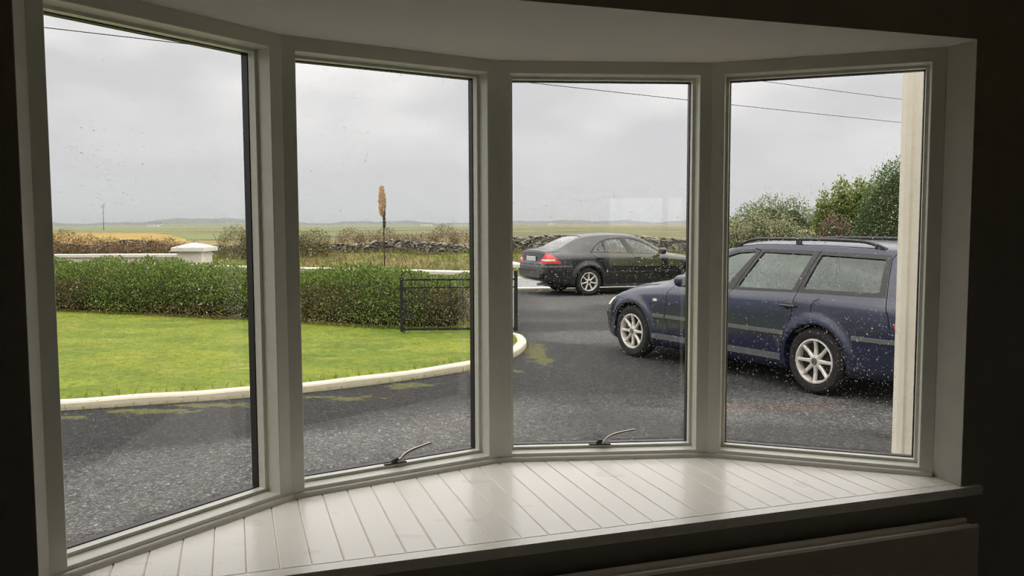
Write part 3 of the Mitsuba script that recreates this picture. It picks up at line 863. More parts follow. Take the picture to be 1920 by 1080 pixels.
# brambles in front of and over the stone wall
def thicket(key, xs, y0, zt, n, c0, c1, label, group=None):
    C, R = [], []
    for x in np.arange(xs[0], xs[1], .7):
        hh = (zt if np.isscalar(zt) else np.interp(x, xs, zt)) * rng.uniform(.75, 1.05)
        C.append((x, y0 + rng.normal(0, .06), .35 + hh * .35))
        R.append((.62, .40, hh * .55))
    P, N = blob(rng, C, R, n, .5)
    leaves(rng, P, N, .055, .013, c0, c1, up=.2, var=.35, key=key + '__foliage', mat='mat_dry')
    b = np.array(C)[rng.integers(0, len(C), 60)] * [1, 1, 0] + [0, 0, .3]
    tps = b + rng.normal(0, 1, b.shape) * [.4, .12, .1] + [0, 0, np.min(zt) * .62]
    add(key + '__canes', stems(rng, b, tps, .014, .005, .12), 'mat_bark')
    lab(key, label, 'bramble', group)


thicket('bramble_thicket', (-17.5, -10.9), 29.2, (1.62, .86), 30000, (.14, .09, .05), (.32, .22, .13), 'russet bramble thicket seen above the taller garden wall')
thicket('bramble_thicket_001', (-9.6, -6.2), 29.2, 1.40, 22000, (.12, .12, .05), (.28, .24, .12), 'greenish brown bramble thicket right of the hipped wall pier')
thicket('bramble_thicket_002', (-6.0, -1.3), 31.05, 1.42, 26000, (.14, .10, .065), (.33, .25, .16), 'russet bramble thicket around the foot of the tall plume')
thicket('bramble_thicket_003', (-.2, 1.8), 31.05, .95, 9000, (.10, .075, .05), (.22, .17, .10), 'low brown bramble thicket behind the stone wall, left of the black car')
# tall grass on the verge
n = 9000
gx, gy = rng.uniform(-18, 8, n), rng.uniform(ROAD1 + .3, 30, n)
P = np.c_[gx, gy, bank_z(gx, gy)]
D = unit(rng.normal(0, .4, P.shape) + [0, 0, 1])
Wd = unit(np.cross(D, rng.normal(0, 1, P.shape)))
kk = rng.random((n, 1))
t, c = quads(P, D, Wd, rng.uniform(.12, .34, n), np.full(n, .012), np.array((.12, .13, .035)) * (1 - kk) + np.array((.27, .225, .10)) * kk)
add('verge__grass', t, 'mat_leaf', color=c)
lab('verge__grass', 'tufts of long yellowish grass', kind='stuff')

# pampas plume, mast, far houses
px_, py_ = -3.72, 24.25 + 2.9
px_ = (718 - 960) / F * py_
zt_ = EYE + (423.6 - 354) / F * py_
zb_ = bank_z(np.array(px_), np.array(py_))
st = [(px_ + .06 - .02 * q, py_, float(zb_) - .03 + (zt_ - .45 - zb_) * q) for q in np.linspace(0, 1, 8)]
add('pampas_plume__stalk', tube(st, np.linspace(.024, .016, 8), 7), 'mat_bark')
n = 2600
q = rng.random(n)
zz = zt_ - .90 + .90 * q
rw = .068 * np.sin(np.clip(q, 0, 1) * PI * .92 + .18) ** .8 * np.where(q > .75, (1 - q) / .25, 1) + .012
ph = rng.random(n) * 2 * PI
P = np.c_[px_ + rw * np.cos(ph) * rng.random(n) ** .5, py_ + rw * np.sin(ph), zz]
leaves(rng, P, np.c_[np.cos(ph) * .3, np.sin(ph) * .3, np.ones(n)], .12, .012, (.50, .35, .20), (.72, .56, .38), up=.9, key='pampas_plume__plume', mat='mat_dry')
n = 1500
zz = zt_ - 1.25 + 1.05 * rng.random(n)
leaves(rng, np.c_[px_ + .062 + rng.normal(0, .016, n), py_ + rng.normal(0, .02, n), zz], rng.normal(0, 1, (n, 3)), .05, .010, (.07, .055, .035), (.15, .12, .08), key='pampas_plume__dark_strands', mat='mat_dry')  # darker brown strands along the right side of the head
lab('pampas_plume', 'tall lone tan pampas plume against the grey sky', 'plume')
lab('pampas_plume__dark_strands', 'darker brown side of the head')
mx = (197 - 960) / F * 260
add('mast', cat(tube([(mx, 260, .6), (mx, 260, 8.5)], [.09, .05], 6), tube([(mx - .8, 260, 7.9), (mx + .8, 260, 7.9)], .05, 6)), 'mat_cable')
lab('mast', 'thin distant mast on the skyline behind the left end of the hedge', 'mast')


def house(key, px, d, w, dp, h, label):
    x = (px - 960) / F * d
    z = float(land_z(np.array(x), np.array(float(d))))
    b = bx(x - w / 2, x + w / 2, d, d + dp, z - .4, z + h)
    add(key + '__walls', tm(b), 'mat_whitewash')
    r = hull([(x + sx * (w / 2 + .25), d + yy, z + h + .001) for sx in (-1, 1) for yy in (-.3, dp + .3)] + [(x + sx * (w / 2 + .25), d + dp / 2, z + h + 2.2) for sx in (-1, 1)])
    add(key + '__roof', tm(r), 'mat_slate')
    for j in range(3):
        wx = x - w / 2 + w * (j + .5) / 3
        add(nth(key + '__window', j), tm(bx(wx - .5, wx + .5, d - .06, d - .01, z + 1.0, z + 2.1)), 'mat_cartrim')
    lab(key, label, 'house')


house('cottage', 288, 1150, 15, 7, 3.4, 'tiny white far cottage on the left skyline above the ochre field')
house('cottage_001', 800, 1300, 16, 7, 3.2, 'tiny white far cottage right of the pampas plume')
house('cottage_002', 1035, 1500, 14, 7, 3.2, 'tiny white far cottage left of the black car roof')

# ------------------------------------------------------------------ overhead lines
def line(key, X0, Y0, Z0, X1, Y1, Z1, sag, label):
    q = np.linspace(0, 1, 60)
    add(key, tube(np.c_[X0 + (X1 - X0) * q, Y0 + (Y1 - Y0) * q, Z0 + (Z1 - Z0) * q - sag * 4 * q * (1 - q)], .011, 5), 'mat_cable', smooth=True)
    lab(key, label, 'overhead line')


def at(u, v, d):
    return ((u - 960) / F * d, d, EYE + (423.6 - v) / F * d)
_a, _b = np.array(at(-700, -120, 14.5)), np.array(at(2150, 266, 55.0))
line('overhead_line', -11.4 - 30.1, 20.8 - 20.2, 6.75, 18.7 + 30.1, 41 + 20.2, 6.95, .42, 'lower overhead line that crosses all four windows')
line('overhead_line_001', -11.4 - 30.1, 20.8 - 20.2, 7.85, 18.7 + 30.1, 41 + 20.2, 8.05, .42, 'upper overhead line, in the rightmost window only')

# ------------------------------------------------------------------ shrubs beyond the cars
rng = np.random.default_rng(33)
def shrub(key, C, R, n, ln, wd, c0, c1, label, catg='shrub', dry=False):
    P, N = blob(rng, C, R, n)
    leaves(rng, P, N, ln, wd, c0, c1, up=.25, var=.3, key=key + '__foliage', mat='mat_dry' if dry else 'mat_leaf')
    lab(key + '__foliage', kind='stuff')
    add(key + '__dark_core', cat(core(C, R, .74, rng), stems(rng, [(c[0], c[1], 0) for c in C], [(c[0], c[1], c[2]) for c in C], .05, .03, .05)), 'mat_inner', smooth=True)  # solid dark cores for the inner shade, plus actual stems
    lab(key, label, catg)


def sp(px, py, d):
    return ((px - 960) / F * d, d, EYE + (423.6 - py) / F * d)


def group_of(pts, d):
    """pixel column, top row and half-width -> ellipsoids that stand on the ground at depth d"""
    C, R = [], []
    for (px, top, hw, dd) in pts:
        x, y, zt = sp(px, top, d + dd)
        r = hw / F * d
        C += [(x, y, zt * .52), (x + .1 * r, y - .1, zt * .30)]
        R += [(r, r * .9, zt * .48), (r * 1.05, r * .95, zt * .30)]
    return C, R


shrub('shrub', *group_of([(1440, 368, 50, 0), (1485, 372, 45, -.2), (1525, 392, 38, .1), (1402, 385, 42, .2), (1372, 408, 35, .1)], 18.9),
      44000, .046, .014, (.12, .155, .075), (.29, .33, .175), 'mid green shrub behind the roof of the blue estate car')
shrub('shrub_001', *group_of([(1382, 412, 45, .1), (1425, 398, 45, -.1), (1468, 404, 42, -.2), (1512, 428, 32, -.1)], 16.3),
      50000, .034, .009, (.20, .205, .11), (.43, .42, .255), 'low pale grey-green shrub nearest the roof rail of the blue estate car', dry=True)
shrub('shrub_002', *group_of([(1556, 398, 26, 0), (1582, 410, 22, .02)], 16.97), 12000, .035, .007, (.17, .105, .085), (.36, .25, .21), 'reddish brown twiggy shrub between the green ones', dry=True)
shrub('shrub_003', *group_of([(1575, 338, 26, 0), (1608, 338, 26, .1), (1542, 360, 20, .1), (1632, 350, 30, 0)], 17.7),
      38000, .052, .017, (.13, .18, .045), (.34, .40, .12), 'bright yellow-green shrub left of the dark evergreen')
shrub('evergreen_tree', *group_of([(1655, 318, 45, 0), (1680, 296, 45, 0), (1628, 358, 30, -.1), (1725, 300, 55, .2), (1770, 310, 60, .3)], 16.4),
      68000, .044, .014, (.075, .12, .05), (.20, .26, .115), 'dense dark evergreen beside the cream wall end', 'tree')
add('border', bx(4.4, 30, 15.2, ROAD0 - .02, -.02, .015), 'mat_verge')
lab('border', 'grassed ground under the shrubs', kind='structure')

# ------------------------------------------------------------------ the porch wall at the right, seen through the last window
q0 = 2.40
bay('wall_porch', prism([(q0, .2005), (q0, 1.425), (q0 - .012, 1.43), (q0 - .006, 1.475), (q0 + .022, 1.535), (q0 + .07, 1.56), (q0 + 2.2, 1.56), (q0 + 2.2, .2005)], -.05, 3.0), 'mat_roughcast')
lab('wall_porch', 'cream roughcast side wall of the porch outside the rightmost window', kind='structure')
# ------------------------------------------------------------------ cars
class Car:
    """A body lofted from cross-sections; x forward from the rear axle, y to the car's left, z up."""

    def __init__(self, key, pose, spec, wb, arch, x0, x1):
        X, Y, th = pose
        self.key, self.spec, self.wb, self.arch, self.x0, self.x1 = key, {k: PchipInterpolator(*np.array(v).T) for k, v in spec.items()}, wb, arch, x0, x1
        self.M = frame4([X, Y, 0], [math.cos(th), math.sin(th), 0], [-math.sin(th), math.cos(th), 0])

    def put(self, part, mesh, mat, smooth=False):
        return add(f'{self.key}__{part}', xf(mesh, self.M), mat, smooth)

    def section(self, x, ins, flare=True):
        g = lambda k: float(self.spec[k](x))
        zb, zm, zs, zr, zt = g('zb') + ins, g('zm'), g('zs'), g('zr'), g('zt') - ins
        wm, ws, wr = g('wm') - ins, g('ws') - ins, g('wr') - ins
        zr = min(zr - ins * .6, zt - .004)
        zs = min(zs, zr - .004)
        zm = min(max(zm, zb + .05), zs - .02)
        wb = wm - .05
        q = lambda n: np.linspace(0, 1, n)
        P = [(0, zb), (wb * .6, zb), (wb * .93, zb)]
        lo = PchipInterpolator([zb, zb + .05, zm, zs - .25 * (zs - zm), zs], [wb * .965, wb + .022, wm, wm - .22 * (wm - ws), ws])
        P += [(float(lo(z)), z) for z in zb + (zs - zb) * q(17)]
        for t in q(11)[1:]:
            bul = .012 * math.sin(PI * t) * (zr - zs > .2)
            P.append((ws + (wr - ws) * t + bul, zs + (zr - zs) * t))
        for t in q(12)[1:]:
            a = t * PI / 2
            P.append((wr * math.cos(a) ** .72, zr + (zt - zr) * math.sin(a) ** 1.0))
        P = np.array(P)
        P[-1, 0] = 0
        if flare:
            for xc in (0, self.wb):
                d = np.hypot(x - xc, P[:, 1] - .31)
                k = np.clip(1 - np.abs(d - (self.arch + .035)) / .075, 0, 1)
                k = k * k * (3 - 2 * k) * (P[:, 1] < zs + .02) * (P[:, 0] > .4)
                P[:, 0] += .030 * k
        return P

    def loft(self, ins=0.0, n=150, flare=True):
        xs = np.linspace(0, 1, n)
        xs = self.x0 + (self.x1 - self.x0) * (.5 - .5 * np.cos(PI * xs)) ** 1.0 * 1.0
        xs2 = self.x0 + ins + (xs - self.x0) / (self.x1 - self.x0) * (self.x1 - self.x0 - 2 * ins)
        R = []
        for x in xs2:
            P = self.section(x, ins, flare)
            full = np.vstack([P, (P[1:-1] * [-1, 1])[::-1]])
            R.append(np.c_[np.full(len(full), x), full])
        m = len(R[0])
        V = np.vstack(R)
        f = []
        i, j = np.meshgrid(np.arange(n - 1), np.arange(m), indexing='ij')
        a, b, c, d = i * m + j, i * m + (j + 1) % m, (i + 1) * m + (j + 1) % m, (i + 1) * m + j
        f = np.vstack([np.stack([a, b, c], -1).reshape(-1, 3), np.stack([a, c, d], -1).reshape(-1, 3)])
        V = np.vstack([V, [[xs2[0], 0, V[:m, 2].mean()], [xs2[-1], 0, V[-m:, 2].mean()]]])
        k = np.arange(m)
        f = np.vstack([f, np.stack([(k + 1) % m, k, np.full(m, n * m)], -1), np.stack([(n - 1) * m + k, (n - 1) * m + (k + 1) % m, np.full(m, n * m + 1)], -1)])
        t = TM(V, f)
        if t.volume < 0:
            t.invert()
        return man(t)

    def side(self, pts, y0=-1.3, y1=1.3):
        """polygon in (x, z), extruded across the car"""
        p = pts if isinstance(pts, Polygon) else Polygon(pts)
        cs = m3.CrossSection([np.array(p.exterior.coords)[:-1]] + [np.array(r.coords)[:-1] for r in p.interiors], m3.FillRule.EvenOdd)
        return m3.Manifold.extrude(cs, y1 - y0).rotate([90, 0, 0]).translate([0, y1, 0])

    def seam(self, line, w=.0065):
        return self.side(LineString(line).buffer(w / 2, cap_style=2))


def rnd(pts, r):
    return Polygon(pts).buffer(-r).buffer(r)


def build_wheel(car, name, x, y, side, R, rim, nsp, twin, emblem, steer=0.0):
    """wheel with its axle along y; side +1 = car's left"""
    W = .205
    def lathe(prof, n=56):
        t = trimesh.creation.revolve(np.array(prof), sections=n)
        if t.volume < 0:
            t.invert()
        return t                                                     # axis z
    ax = np.eye(4)
    ax[:3, :3] = np.array([[1, 0, 0], [0, 0, side], [0, -side, 0]])   # z -> outwards
    ax[:3, 3] = [x, y, R]
    if abs(np.linalg.det(ax[:3, :3]) + 1) < 1e-6:
        ax[:3, 0] *= -1
    tb = rim + .008
    ty = lathe([(tb, -W / 2 + .02), (R - .035, -W / 2 + .005), (R - .008, -W / 2 + .03), (R, -W / 2 + .055), (R, W / 2 - .055), (R - .008, W / 2 - .03), (R - .035, W / 2 - .004), (tb + .02, W / 2 - .002), (tb, W / 2 - .014), (tb, -W / 2 + .02)])
    car.put(name + '__tyre', xf(ty, ax), 'mat_tyre', 40)
    o = W / 2
    rm = lathe([(rim - .006, -o + .03), (rim + .0075, -o + .03), (rim + .0075, o - .022), (rim + .004, o - .008), (rim - .010, o - .006), (rim - .018, o - .018), (rim - .024, o - .05), (rim - .03, -o + .05), (rim - .006, -o + .03)], 64)
    parts = [rm]
    hub = lathe([(0, o - .075), (.060, o - .075), (.062, o - .030), (.055, o - .020), (.035, o - .016), (0, o - .016)], 32)
    parts.append(hub)
    for k in range(nsp):
        a0 = 2 * PI * k / nsp + PI / 2
        for da in ((-.13, .13) if twin else (0.0,)):
            w0, w1 = (.011, .010) if twin else (.021, .016)
            P = []
            for r, w, zt, zb in ((.035, w0, o - .019, o - .06), (rim * .55, w0 * .82, o - .024, o - .055), (rim - .012, w1, o - .010, o - .045)):
                for sx in (-1, 1):
                    P += [(r, sx * w * .55, zt), (r, sx * w, zt - .010), (r, sx * w * .9, zb)]
            P = np.array(P)
            aa = a0 + da * (1.0)
            Rm = np.array([[math.cos(aa), -math.sin(aa), 0], [math.sin(aa), math.cos(aa), 0], [0, 0, 1]])
            parts.append(tm(hull(P[:12] @ Rm.T)))
            parts.append(tm(hull(P[6:] @ Rm.T)))
    car.put(name + '__rim', xf(cat(*parts), ax), 'mat_alloy', 35)
    disc = lathe([(0, o - .09), (rim - .032, o - .09), (rim - .032, o - .068), (0, o - .068)], 40)  # near-black backing set close behind the spokes so their gaps look shaded
    back = lathe([(0, -o + .035), (rim - .008, -o + .035), (rim - .008, -o + .045), (0, -o + .045)], 40)
    car.put(name + '__dark_backing', xf(cat(disc, back), ax), 'mat_brake', 35)
    # centre cap with its emblem
    cap = lathe([(0, o - .0155), (.030, o - .0155), (.032, o - .012), (.029, o - .0085), (0, o - .008)], 28)
    car.put(name + '__centre_cap', xf(cap, ax), 'mat_cartrim' if emblem else 'mat_alloy', 35)
    e = []
    zz = o - .0078
    if emblem == 'vw':
        st = lambda pts, w=.0042: LineString(pts).buffer(w / 2, cap_style=2)
        g = Point(0, 0).buffer(.0265).difference(Point(0, 0).buffer(.0222))
        g = g.union(st([(-.0095, .0205), (0, .004), (.0095, .0205)]).union(st([(-.0195, .011), (-.0105, -.0195), (0, .0), (.0105, -.0195), (.0195, .011)])))
        for p in (g.geoms if hasattr(g, 'geoms') else [g]):
            e.append(tm(prism(p, zz, zz + .0022)))
    else:
        st = lambda a: LineString([(0, 0), (.021 * math.cos(a), .021 * math.sin(a))]).buffer(.0018)
        g = Point(0, 0).buffer(.0225).difference(Point(0, 0).buffer(.0195))
        for a in (PI / 2, PI / 2 + 2 * PI / 3, PI / 2 + 4 * PI / 3):
            g = g.union(st(a))
        e.append(tm(prism(g if g.geom_type == 'Polygon' else g.convex_hull, zz, zz + .0016)))
    car.put(name + '__emblem', xf(cat(*e), ax), 'mat_nickel')


def build_car(car, paint, wins, ws_plan, rw_plan, rw_z, seams, trim_band, sill, belt_open, floor_z, R, rim, nsp, twin, emblem, track):
    full, body0 = car.loft(0), None
    body = full
    # cabin, windows, wheel housings
    cab = car.loft(.045, flare=False) ^ bx(belt_open[0], belt_open[1], -1, 1, floor_z, 2)
    body = body - cab
    glassP = [car.side(w) for w in wins]
    sidew = glassP[0]
    for g_ in glassP[1:]:
        sidew = sidew + g_
    fw = prism(ws_plan, floor_z + .3, 1.6)
    rw = prism(rw_plan, rw_z[0], rw_z[1])
    body = body - sidew - fw - rw
    for xc in (0, car.wb):
        for sy in (-1, 1):
            a = trimesh.creation.cylinder(car.arch, .42, sections=64)
            a.apply_transform(np.array([[1, 0, 0, xc], [0, 0, 1, sy * .80], [0, -1, 0, .318], [0, 0, 0, 1.0]]))
            body = body - man(a)
    cut = None
    skin = car.loft(-.004) - car.loft(.012)
    for s_ in seams:
        c_ = car.seam(s_)
        cut = c_ if cut is None else cut + c_
    body = body - (skin ^ cut)
    car.put('body', body, paint, 32)
    # wheel housing liners
    for j, (xc, sy) in enumerate(((0, 1), (0, -1), (car.wb, 1), (car.wb, -1))):
        ring = trimesh.creation.annulus(car.arch - .012, car.arch - .003, .36, sections=56)
        ring.apply_transform(np.array([[1, 0, 0, xc], [0, 0, 1, sy * .60], [0, -1, 0, .318], [0, 0, 0, 1.0]]))
        lin = man(ring) ^ bx(-9, 9, -2, 2, .22, 2)
        car.put(nth('wheel_liner', j), lin, 'mat_cartrim', 40)
    # panes: a thin skin 9 mm under the body surface
    thin = car.loft(.009, flare=False) - car.loft(.0105, flare=False)
    n = 0
    for w in wins:
        for half, nm in ((bx(-9, 9, .2, 2, 0, 3), 'left'), (bx(-9, 9, -2, -.2, 0, 3), 'right')):
            g_ = thin ^ car.side(w) ^ half
            if not g_.is_empty():
                car.put(nth('side_window', n), g_, 'mat_carglass', 30)
                n += 1
    car.put('windscreen', thin ^ fw, 'mat_carglass', 30)
    car.put('rear_window', thin ^ rw, 'mat_carglass', 30)
    # black trim around the side windows
    ts = car.loft(-.0022) - car.loft(.006)
    tb = trim_band
    for w in wins:
        tb = tb.difference(w if isinstance(w, Polygon) else Polygon(w))
    for j, half in enumerate((bx(-9, 9, .2, 2, 0, 3), bx(-9, 9, -2, -.2, 0, 3))):
        b_ = ts ^ car.side(tb) ^ half
        if seams:
            b_ = b_ - (skin ^ cut)
        car.put(nth('window_surround', j), b_, 'mat_greytrim' if False else 'mat_cartrim', 32)
    # sills
    for j, half in enumerate((bx(-9, 9, .2, 2, 0, 3), bx(-9, 9, -2, -.2, 0, 3))):
        b_ = (car.loft(-.006) - car.loft(.01)) ^ bx(car.arch + .04, car.wb - car.arch - .04, -2, 2, sill[0], sill[1]) ^ half
        car.put(nth('sill_trim', j), b_, 'mat_greytrim', 32)
    # wheels
    j = 0
    for xc in (0, car.wb):
        for sy in (1, -1):
            build_wheel(car, nth('wheel', j), xc, sy * track, sy, R, rim, nsp, twin, emblem)
            j += 1
    # underside and cabin
    car.put('underbody', bx(car.x0 + .5, car.x1 - .5, -.55, .55, .17, .24, .02), 'mat_brake')
    return skin, cut


def seats(car, xf_, xr, z, ztop):
    n = 0
    for (x, ys, w) in ((xf_, (.36, -.36), .46), (xr, (0,), 1.2)):
        for y in ys:
            b = hull([(x + .06 + .10 * 0, y + s * w / 2, z + .02) for s in (-1, 1)] + [(x - .06, y + s * w / 2, z + .02) for s in (-1, 1)]
                     + [(x - .10, y + s * w * .42, ztop - .24) for s in (-1, 1)] + [(x - .18, y + s * w * .40, ztop - .26) for s in (-1, 1)])
            hr = [b]
            for hy in ((y,) if w < 1 else (-.36, .36)):
                hr.append(bx(x - .20, x - .11, hy - .12, hy + .12, ztop - .20, ztop, .03))
                hr.append(bx(x - .16, x - .15, hy - .05, hy - .04, ztop - .27, ztop - .19))
                hr.append(bx(x - .16, x - .15, hy + .04, hy + .05, ztop - .27, ztop - .19))
            hr.append(bx(x, x + .45, y - w / 2, y + w / 2, z + .01, z + .12, .03))
            car.put(nth('seat', n), cat(*hr), 'mat_seat', 40)
            n += 1


# the blue estate car on the driveway
P_ = Car('car', (3.5765, 8.2697, 2.10902), {
    'zt': [(-1.06, .60), (-1.03, .70), (-1.0, .82), (-.965, 1.02), (-.90, 1.19), (-.82, 1.345), (-.72, 1.405), (-.4, 1.428), (.3, 1.442), (.9, 1.440), (1.25, 1.415), (1.5, 1.36), (1.8, 1.235), (2.2, 1.015), (2.33, .965), (2.6, .925), (2.95, .865), (3.2, .795), (3.38, .70), (3.50, .60), (3.56, .54)],
    'zr': [(-1.06, .585), (-1.03, .68), (-1.0, .795), (-.965, .985), (-.90, 1.14), (-.82, 1.285), (-.72, 1.335), (-.4, 1.362), (.3, 1.380), (.9, 1.380), (1.25, 1.345), (1.5, 1.27), (1.8, 1.13), (2.2, .955), (2.33, .925), (2.6, .885), (2.95, .82), (3.2, .745), (3.38, .655), (3.50, .57), (3.56, .52)],
    'zs': [(-1.06, .56), (-1.03, .64), (-1.0, .74), (-.965, .86), (-.85, .925), (0, .945), (1, .925), (1.9, .895), (2.33, .865), (2.7, .83), (3.0, .775), (3.25, .69), (3.4, .60), (3.56, .48)],
    'zm': [(-1.06, .46), (-.9, .58), (0, .60), (2.7, .58), (3.3, .50), (3.56, .42)],
    'wm': [(-1.06, .60), (-1.03, .70), (-.95, .785), (-.75, .845), (-.3, .868), (.5, .873), (2.2, .873), (2.8, .862), (3.1, .83), (3.3, .765), (3.43, .66), (3.52, .52), (3.56, .42)],
    'ws': [(-1.06, .56), (-1.03, .65), (-.95, .72), (-.75, .775), (-.3, .80), (.5, .81), (2.0, .805), (2.6, .79), (3.0, .75), (3.25, .66), (3.43, .53), (3.56, .36)],
    'wr': [(-1.06, .50), (-1.0, .58), (-.95, .575), (-.8, .55), (-.4, .555), (.3, .575), (1.0, .575), (1.5, .575), (1.9, .62), (2.3, .665), (2.6, .66), (3.0, .62), (3.3, .52), (3.56, .30)],
    'zb': [(-1.06, .36), (-.95, .27), (-.6, .22), (0, .19), (2.7, .18), (3.2, .19), (3.45, .24), (3.56, .32)]}, 2.70, .352, -1.06, 3.56)
w_cargo = rnd([(.135, 1.305), (-.545, 1.284), (-.60, .992), (.205, .982)], .02)
w_rear = rnd([(.862, 1.318), (.232, 1.307), (.325, .968), (1.045, .952)], .02)
w_front = rnd([(.955, 1.320), (1.22, 1.300), (1.42, 1.245), (1.60, 1.160), (1.99, .945), (1.212, .950)], .02)
band = rnd([(-.585, 1.322), (.30, 1.345), (.95, 1.348), (1.24, 1.330), (1.47, 1.268), (1.66, 1.178), (2.07, .925), (1.10, .922), (.2, .948), (-.665, .955)], .01)
seams_p = [[(1.00, 1.355), (.905, 1.33), (1.085, .945), (1.165, .83), (1.175, .60), (1.10, .33), (1.10, .19)],
           [(.16, 1.345), (.172, 1.30), (.262, .95), (.275, .72), (.33, .60), (.385, .45), (.41, .30)],
           [(2.02, .93), (2.08, .82), (2.09, .55), (2.02, .35), (1.98, .19)],
           [(-.63, 1.35), (-.60, 1.29), (-.685, .93), (-.74, .80), (-.76, .70)], [(-.372, .645), (-.9, .648)],
           [(-.02, .905), (.03, .88), (.055, .83), (.05, .785)], [(2.86, .70), (3.1, .71), (3.3, .655)], [(3.05, .545), (3.56, .55)],
           [(2.36, .90), (2.75, .862), (3.05, .80), (3.24, .72)]]
build_car(P_, 'mat_bluepaint', [w_front, w_rear, w_cargo], [(1.47, -.50), (1.47, .50), (2.19, .60), (2.19, -.60)], [(-.945, -.50), (-.945, .50), (-.80, .47), (-.80, -.47)], (1.04, 1.5), seams_p, band, (.275, .340), (-.86, 2.12), .56, .316, .208, 8, False, 'vw', .775)
seats(P_, 1.02, -.02, .56, 1.19)
P_.put('cargo_cover', bx(-.80, -.24, -.60, .60, .955, .965), 'mat_greytrim')
P_.put('dashboard', hull([(x, y, z) for y in (-.66, .66) for x, z in ((1.62, .56), (2.1, .56), (2.08, .90), (1.75, .93), (1.62, .86))]), 'mat_cartrim')
st_ = [(1.56 - .055 * math.sin(a), .36 - .18 * math.cos(a), .90 + .165 * math.sin(a)) for a in np.linspace(0, 2 * PI, 33)]
P_.put('steering_wheel', tube(st_, .014, 7, False), 'mat_cartrim', True)
sk = P_.loft(-.016) - P_.loft(.004)
for j, (sg, rgn) in enumerate([(h_, r_) for h_ in (bx(-9, 9, .3, 2, 0, 3), bx(-9, 9, -2, -.3, 0, 3)) for r_ in ((.345, 1.16), (1.17, 2.075), (2.095, 2.30), (-.86, -.405))]):
    zc = .582 if rgn[0] < 0 else .5505
    P_.put(nth('side_moulding', j), sk ^ bx(rgn[0] + .003, rgn[1] - .003, -2, 2, zc - .019, zc + .019) ^ sg, 'mat_greytrim', 30)
for j, sy in enumerate((1, -1)):
    zr = lambda x: float(P_.spec['zr'](x)) + .012
    q = np.linspace(0, 1, 27)
    xx = 1.36 - 1.86 * q
    hgt = .058 * np.clip(np.minimum(q / .13, (1 - q) / .13), 0, 1) ** .7
    rl = tube(np.c_[xx, np.full(27, sy * .535), np.array([zr(x) for x in xx]) + hgt + .003], .0165, 8)
    rl.vertices[:, 2] += 0
    ft = [bx(.455, .505, sy * .535 - .016, sy * .535 + .016, zr(.48) - .012, zr(.48) + .05)]
    for xa, xb in ((1.36, 1.16), (-.50, -.30)):
        ft.append(hull([(xa, sy * .535 + s * .017, zr(xa) - .01) for s in (-1, 1)] + [(xb, sy * .535 + s * .017, zr(xb) + z_) for s in (-1, 1) for z_ in (-.012, .05)] if False else [(xa + (xb - xa) * k_, sy * .535 + s * .017, zr(xa + (xb - xa) * k_) + z_) for s in (-1, 1) for k_, z_ in ((0, -.012), (0, .012), (.55, -.012), (.55, .048), (.3, .038))]))
    P_.put(nth('roof_rail', j), cat(rl, *ft), 'mat_cartrim', 40)
    for i_, (xa, za) in enumerate(((.318, .819), (1.26, .80))):
        yy = float(P_.section(xa, 0)[:, 0][np.argmin(np.abs(P_.section(xa, 0)[3:20, 1] - za)) + 3])
        shade_blob = trimesh.creation.icosphere(3, 1.0)
        shade_blob.vertices = shade_blob.vertices * [.062, .018, .040] + [xa, sy * (yy - .006), za]
        P_.put(nth('door_handle', 2 * j + i_) + '__recess_shade', shade_blob, 'mat_blackmetal', True)  # black ellipsoid stands in for the shaded hollow behind the grip
        P_.put(nth('door_handle', 2 * j + i_) + '__grip', bx(xa - .095, xa + .095, sy * (yy + .012), sy * (yy + .034), za - .014, za + .010, .007), 'mat_bluepaint', 30)
    mr = trimesh.creation.icosphere(3, 1.0)
    mr.vertices = np.sign(mr.vertices) * np.abs(mr.vertices) ** .75 * [.070, .105, .066] + [1.70, sy * .955, .985]
    P_.put(nth('door_mirror', j) + '__shell', cat(mr, hull([(1.72 + a, sy * b, z) for a in (-.03, .05) for b, z in ((.79, .93), (.79, .965), (.90, .95), (.90, .975))])), 'mat_bluepaint', 40)
    P_.put(nth('door_mirror', j) + '__glass', bx(1.624, 1.629, sy * .88, sy * 1.03, .940, 1.030), 'mat_nickel')
    hl = (P_.loft(-.006) - P_.loft(.025)) ^ P_.side([(3.10, .69), (3.14, .735), (3.30, .70), (3.50, .60), (3.50, .585), (3.20, .60)], sy * .28 if sy > 0 else -1.2, 1.2 if sy > 0 else sy * .28)
    P_.put(nth('headlight', j), hl, 'mat_clearlens', 30)
    tl = (P_.loft(-.006) - P_.loft(.02)) ^ P_.side([(-1.2, .68), (-1.2, .95), (-.90, .95), (-.80, .72), (-.82, .68)], sy * .52 if sy > 0 else -1.2, 1.2 if sy > 0 else sy * .52)
    P_.put(nth('tail_light', j), tl, 'mat_redlens', 30)
    rp_ = (P_.loft(-.008) - P_.loft(.01)) ^ P_.side([(2.235, .715), (2.235, .745), (2.305, .745), (2.305, .715)], .3 if sy > 0 else -1.2, 1.2 if sy > 0 else -.3)
    P_.put(nth('side_repeater', j), rp_, 'mat_clearlens', 30)
P_.put('front_bumper_strip', (P_.loft(-.012) - P_.loft(.01)) ^ bx(3.12, 4, -2, 2, .45, .515), 'mat_cartrim', 30)
P_.put('rear_plate', bx(-1.075, -1.062, -.26, .26, .47, .58, .003), 'mat_plate')
P_.put('wiper', tube([(2.21, .5, 1.02), (2.17, .1, 1.045), (2.20, -.3, 1.03)], .008, 5), 'mat_blackmetal')
lab('car', 'dark blue estate car with roof rails and eight-spoke alloys on the driveway', 'car')
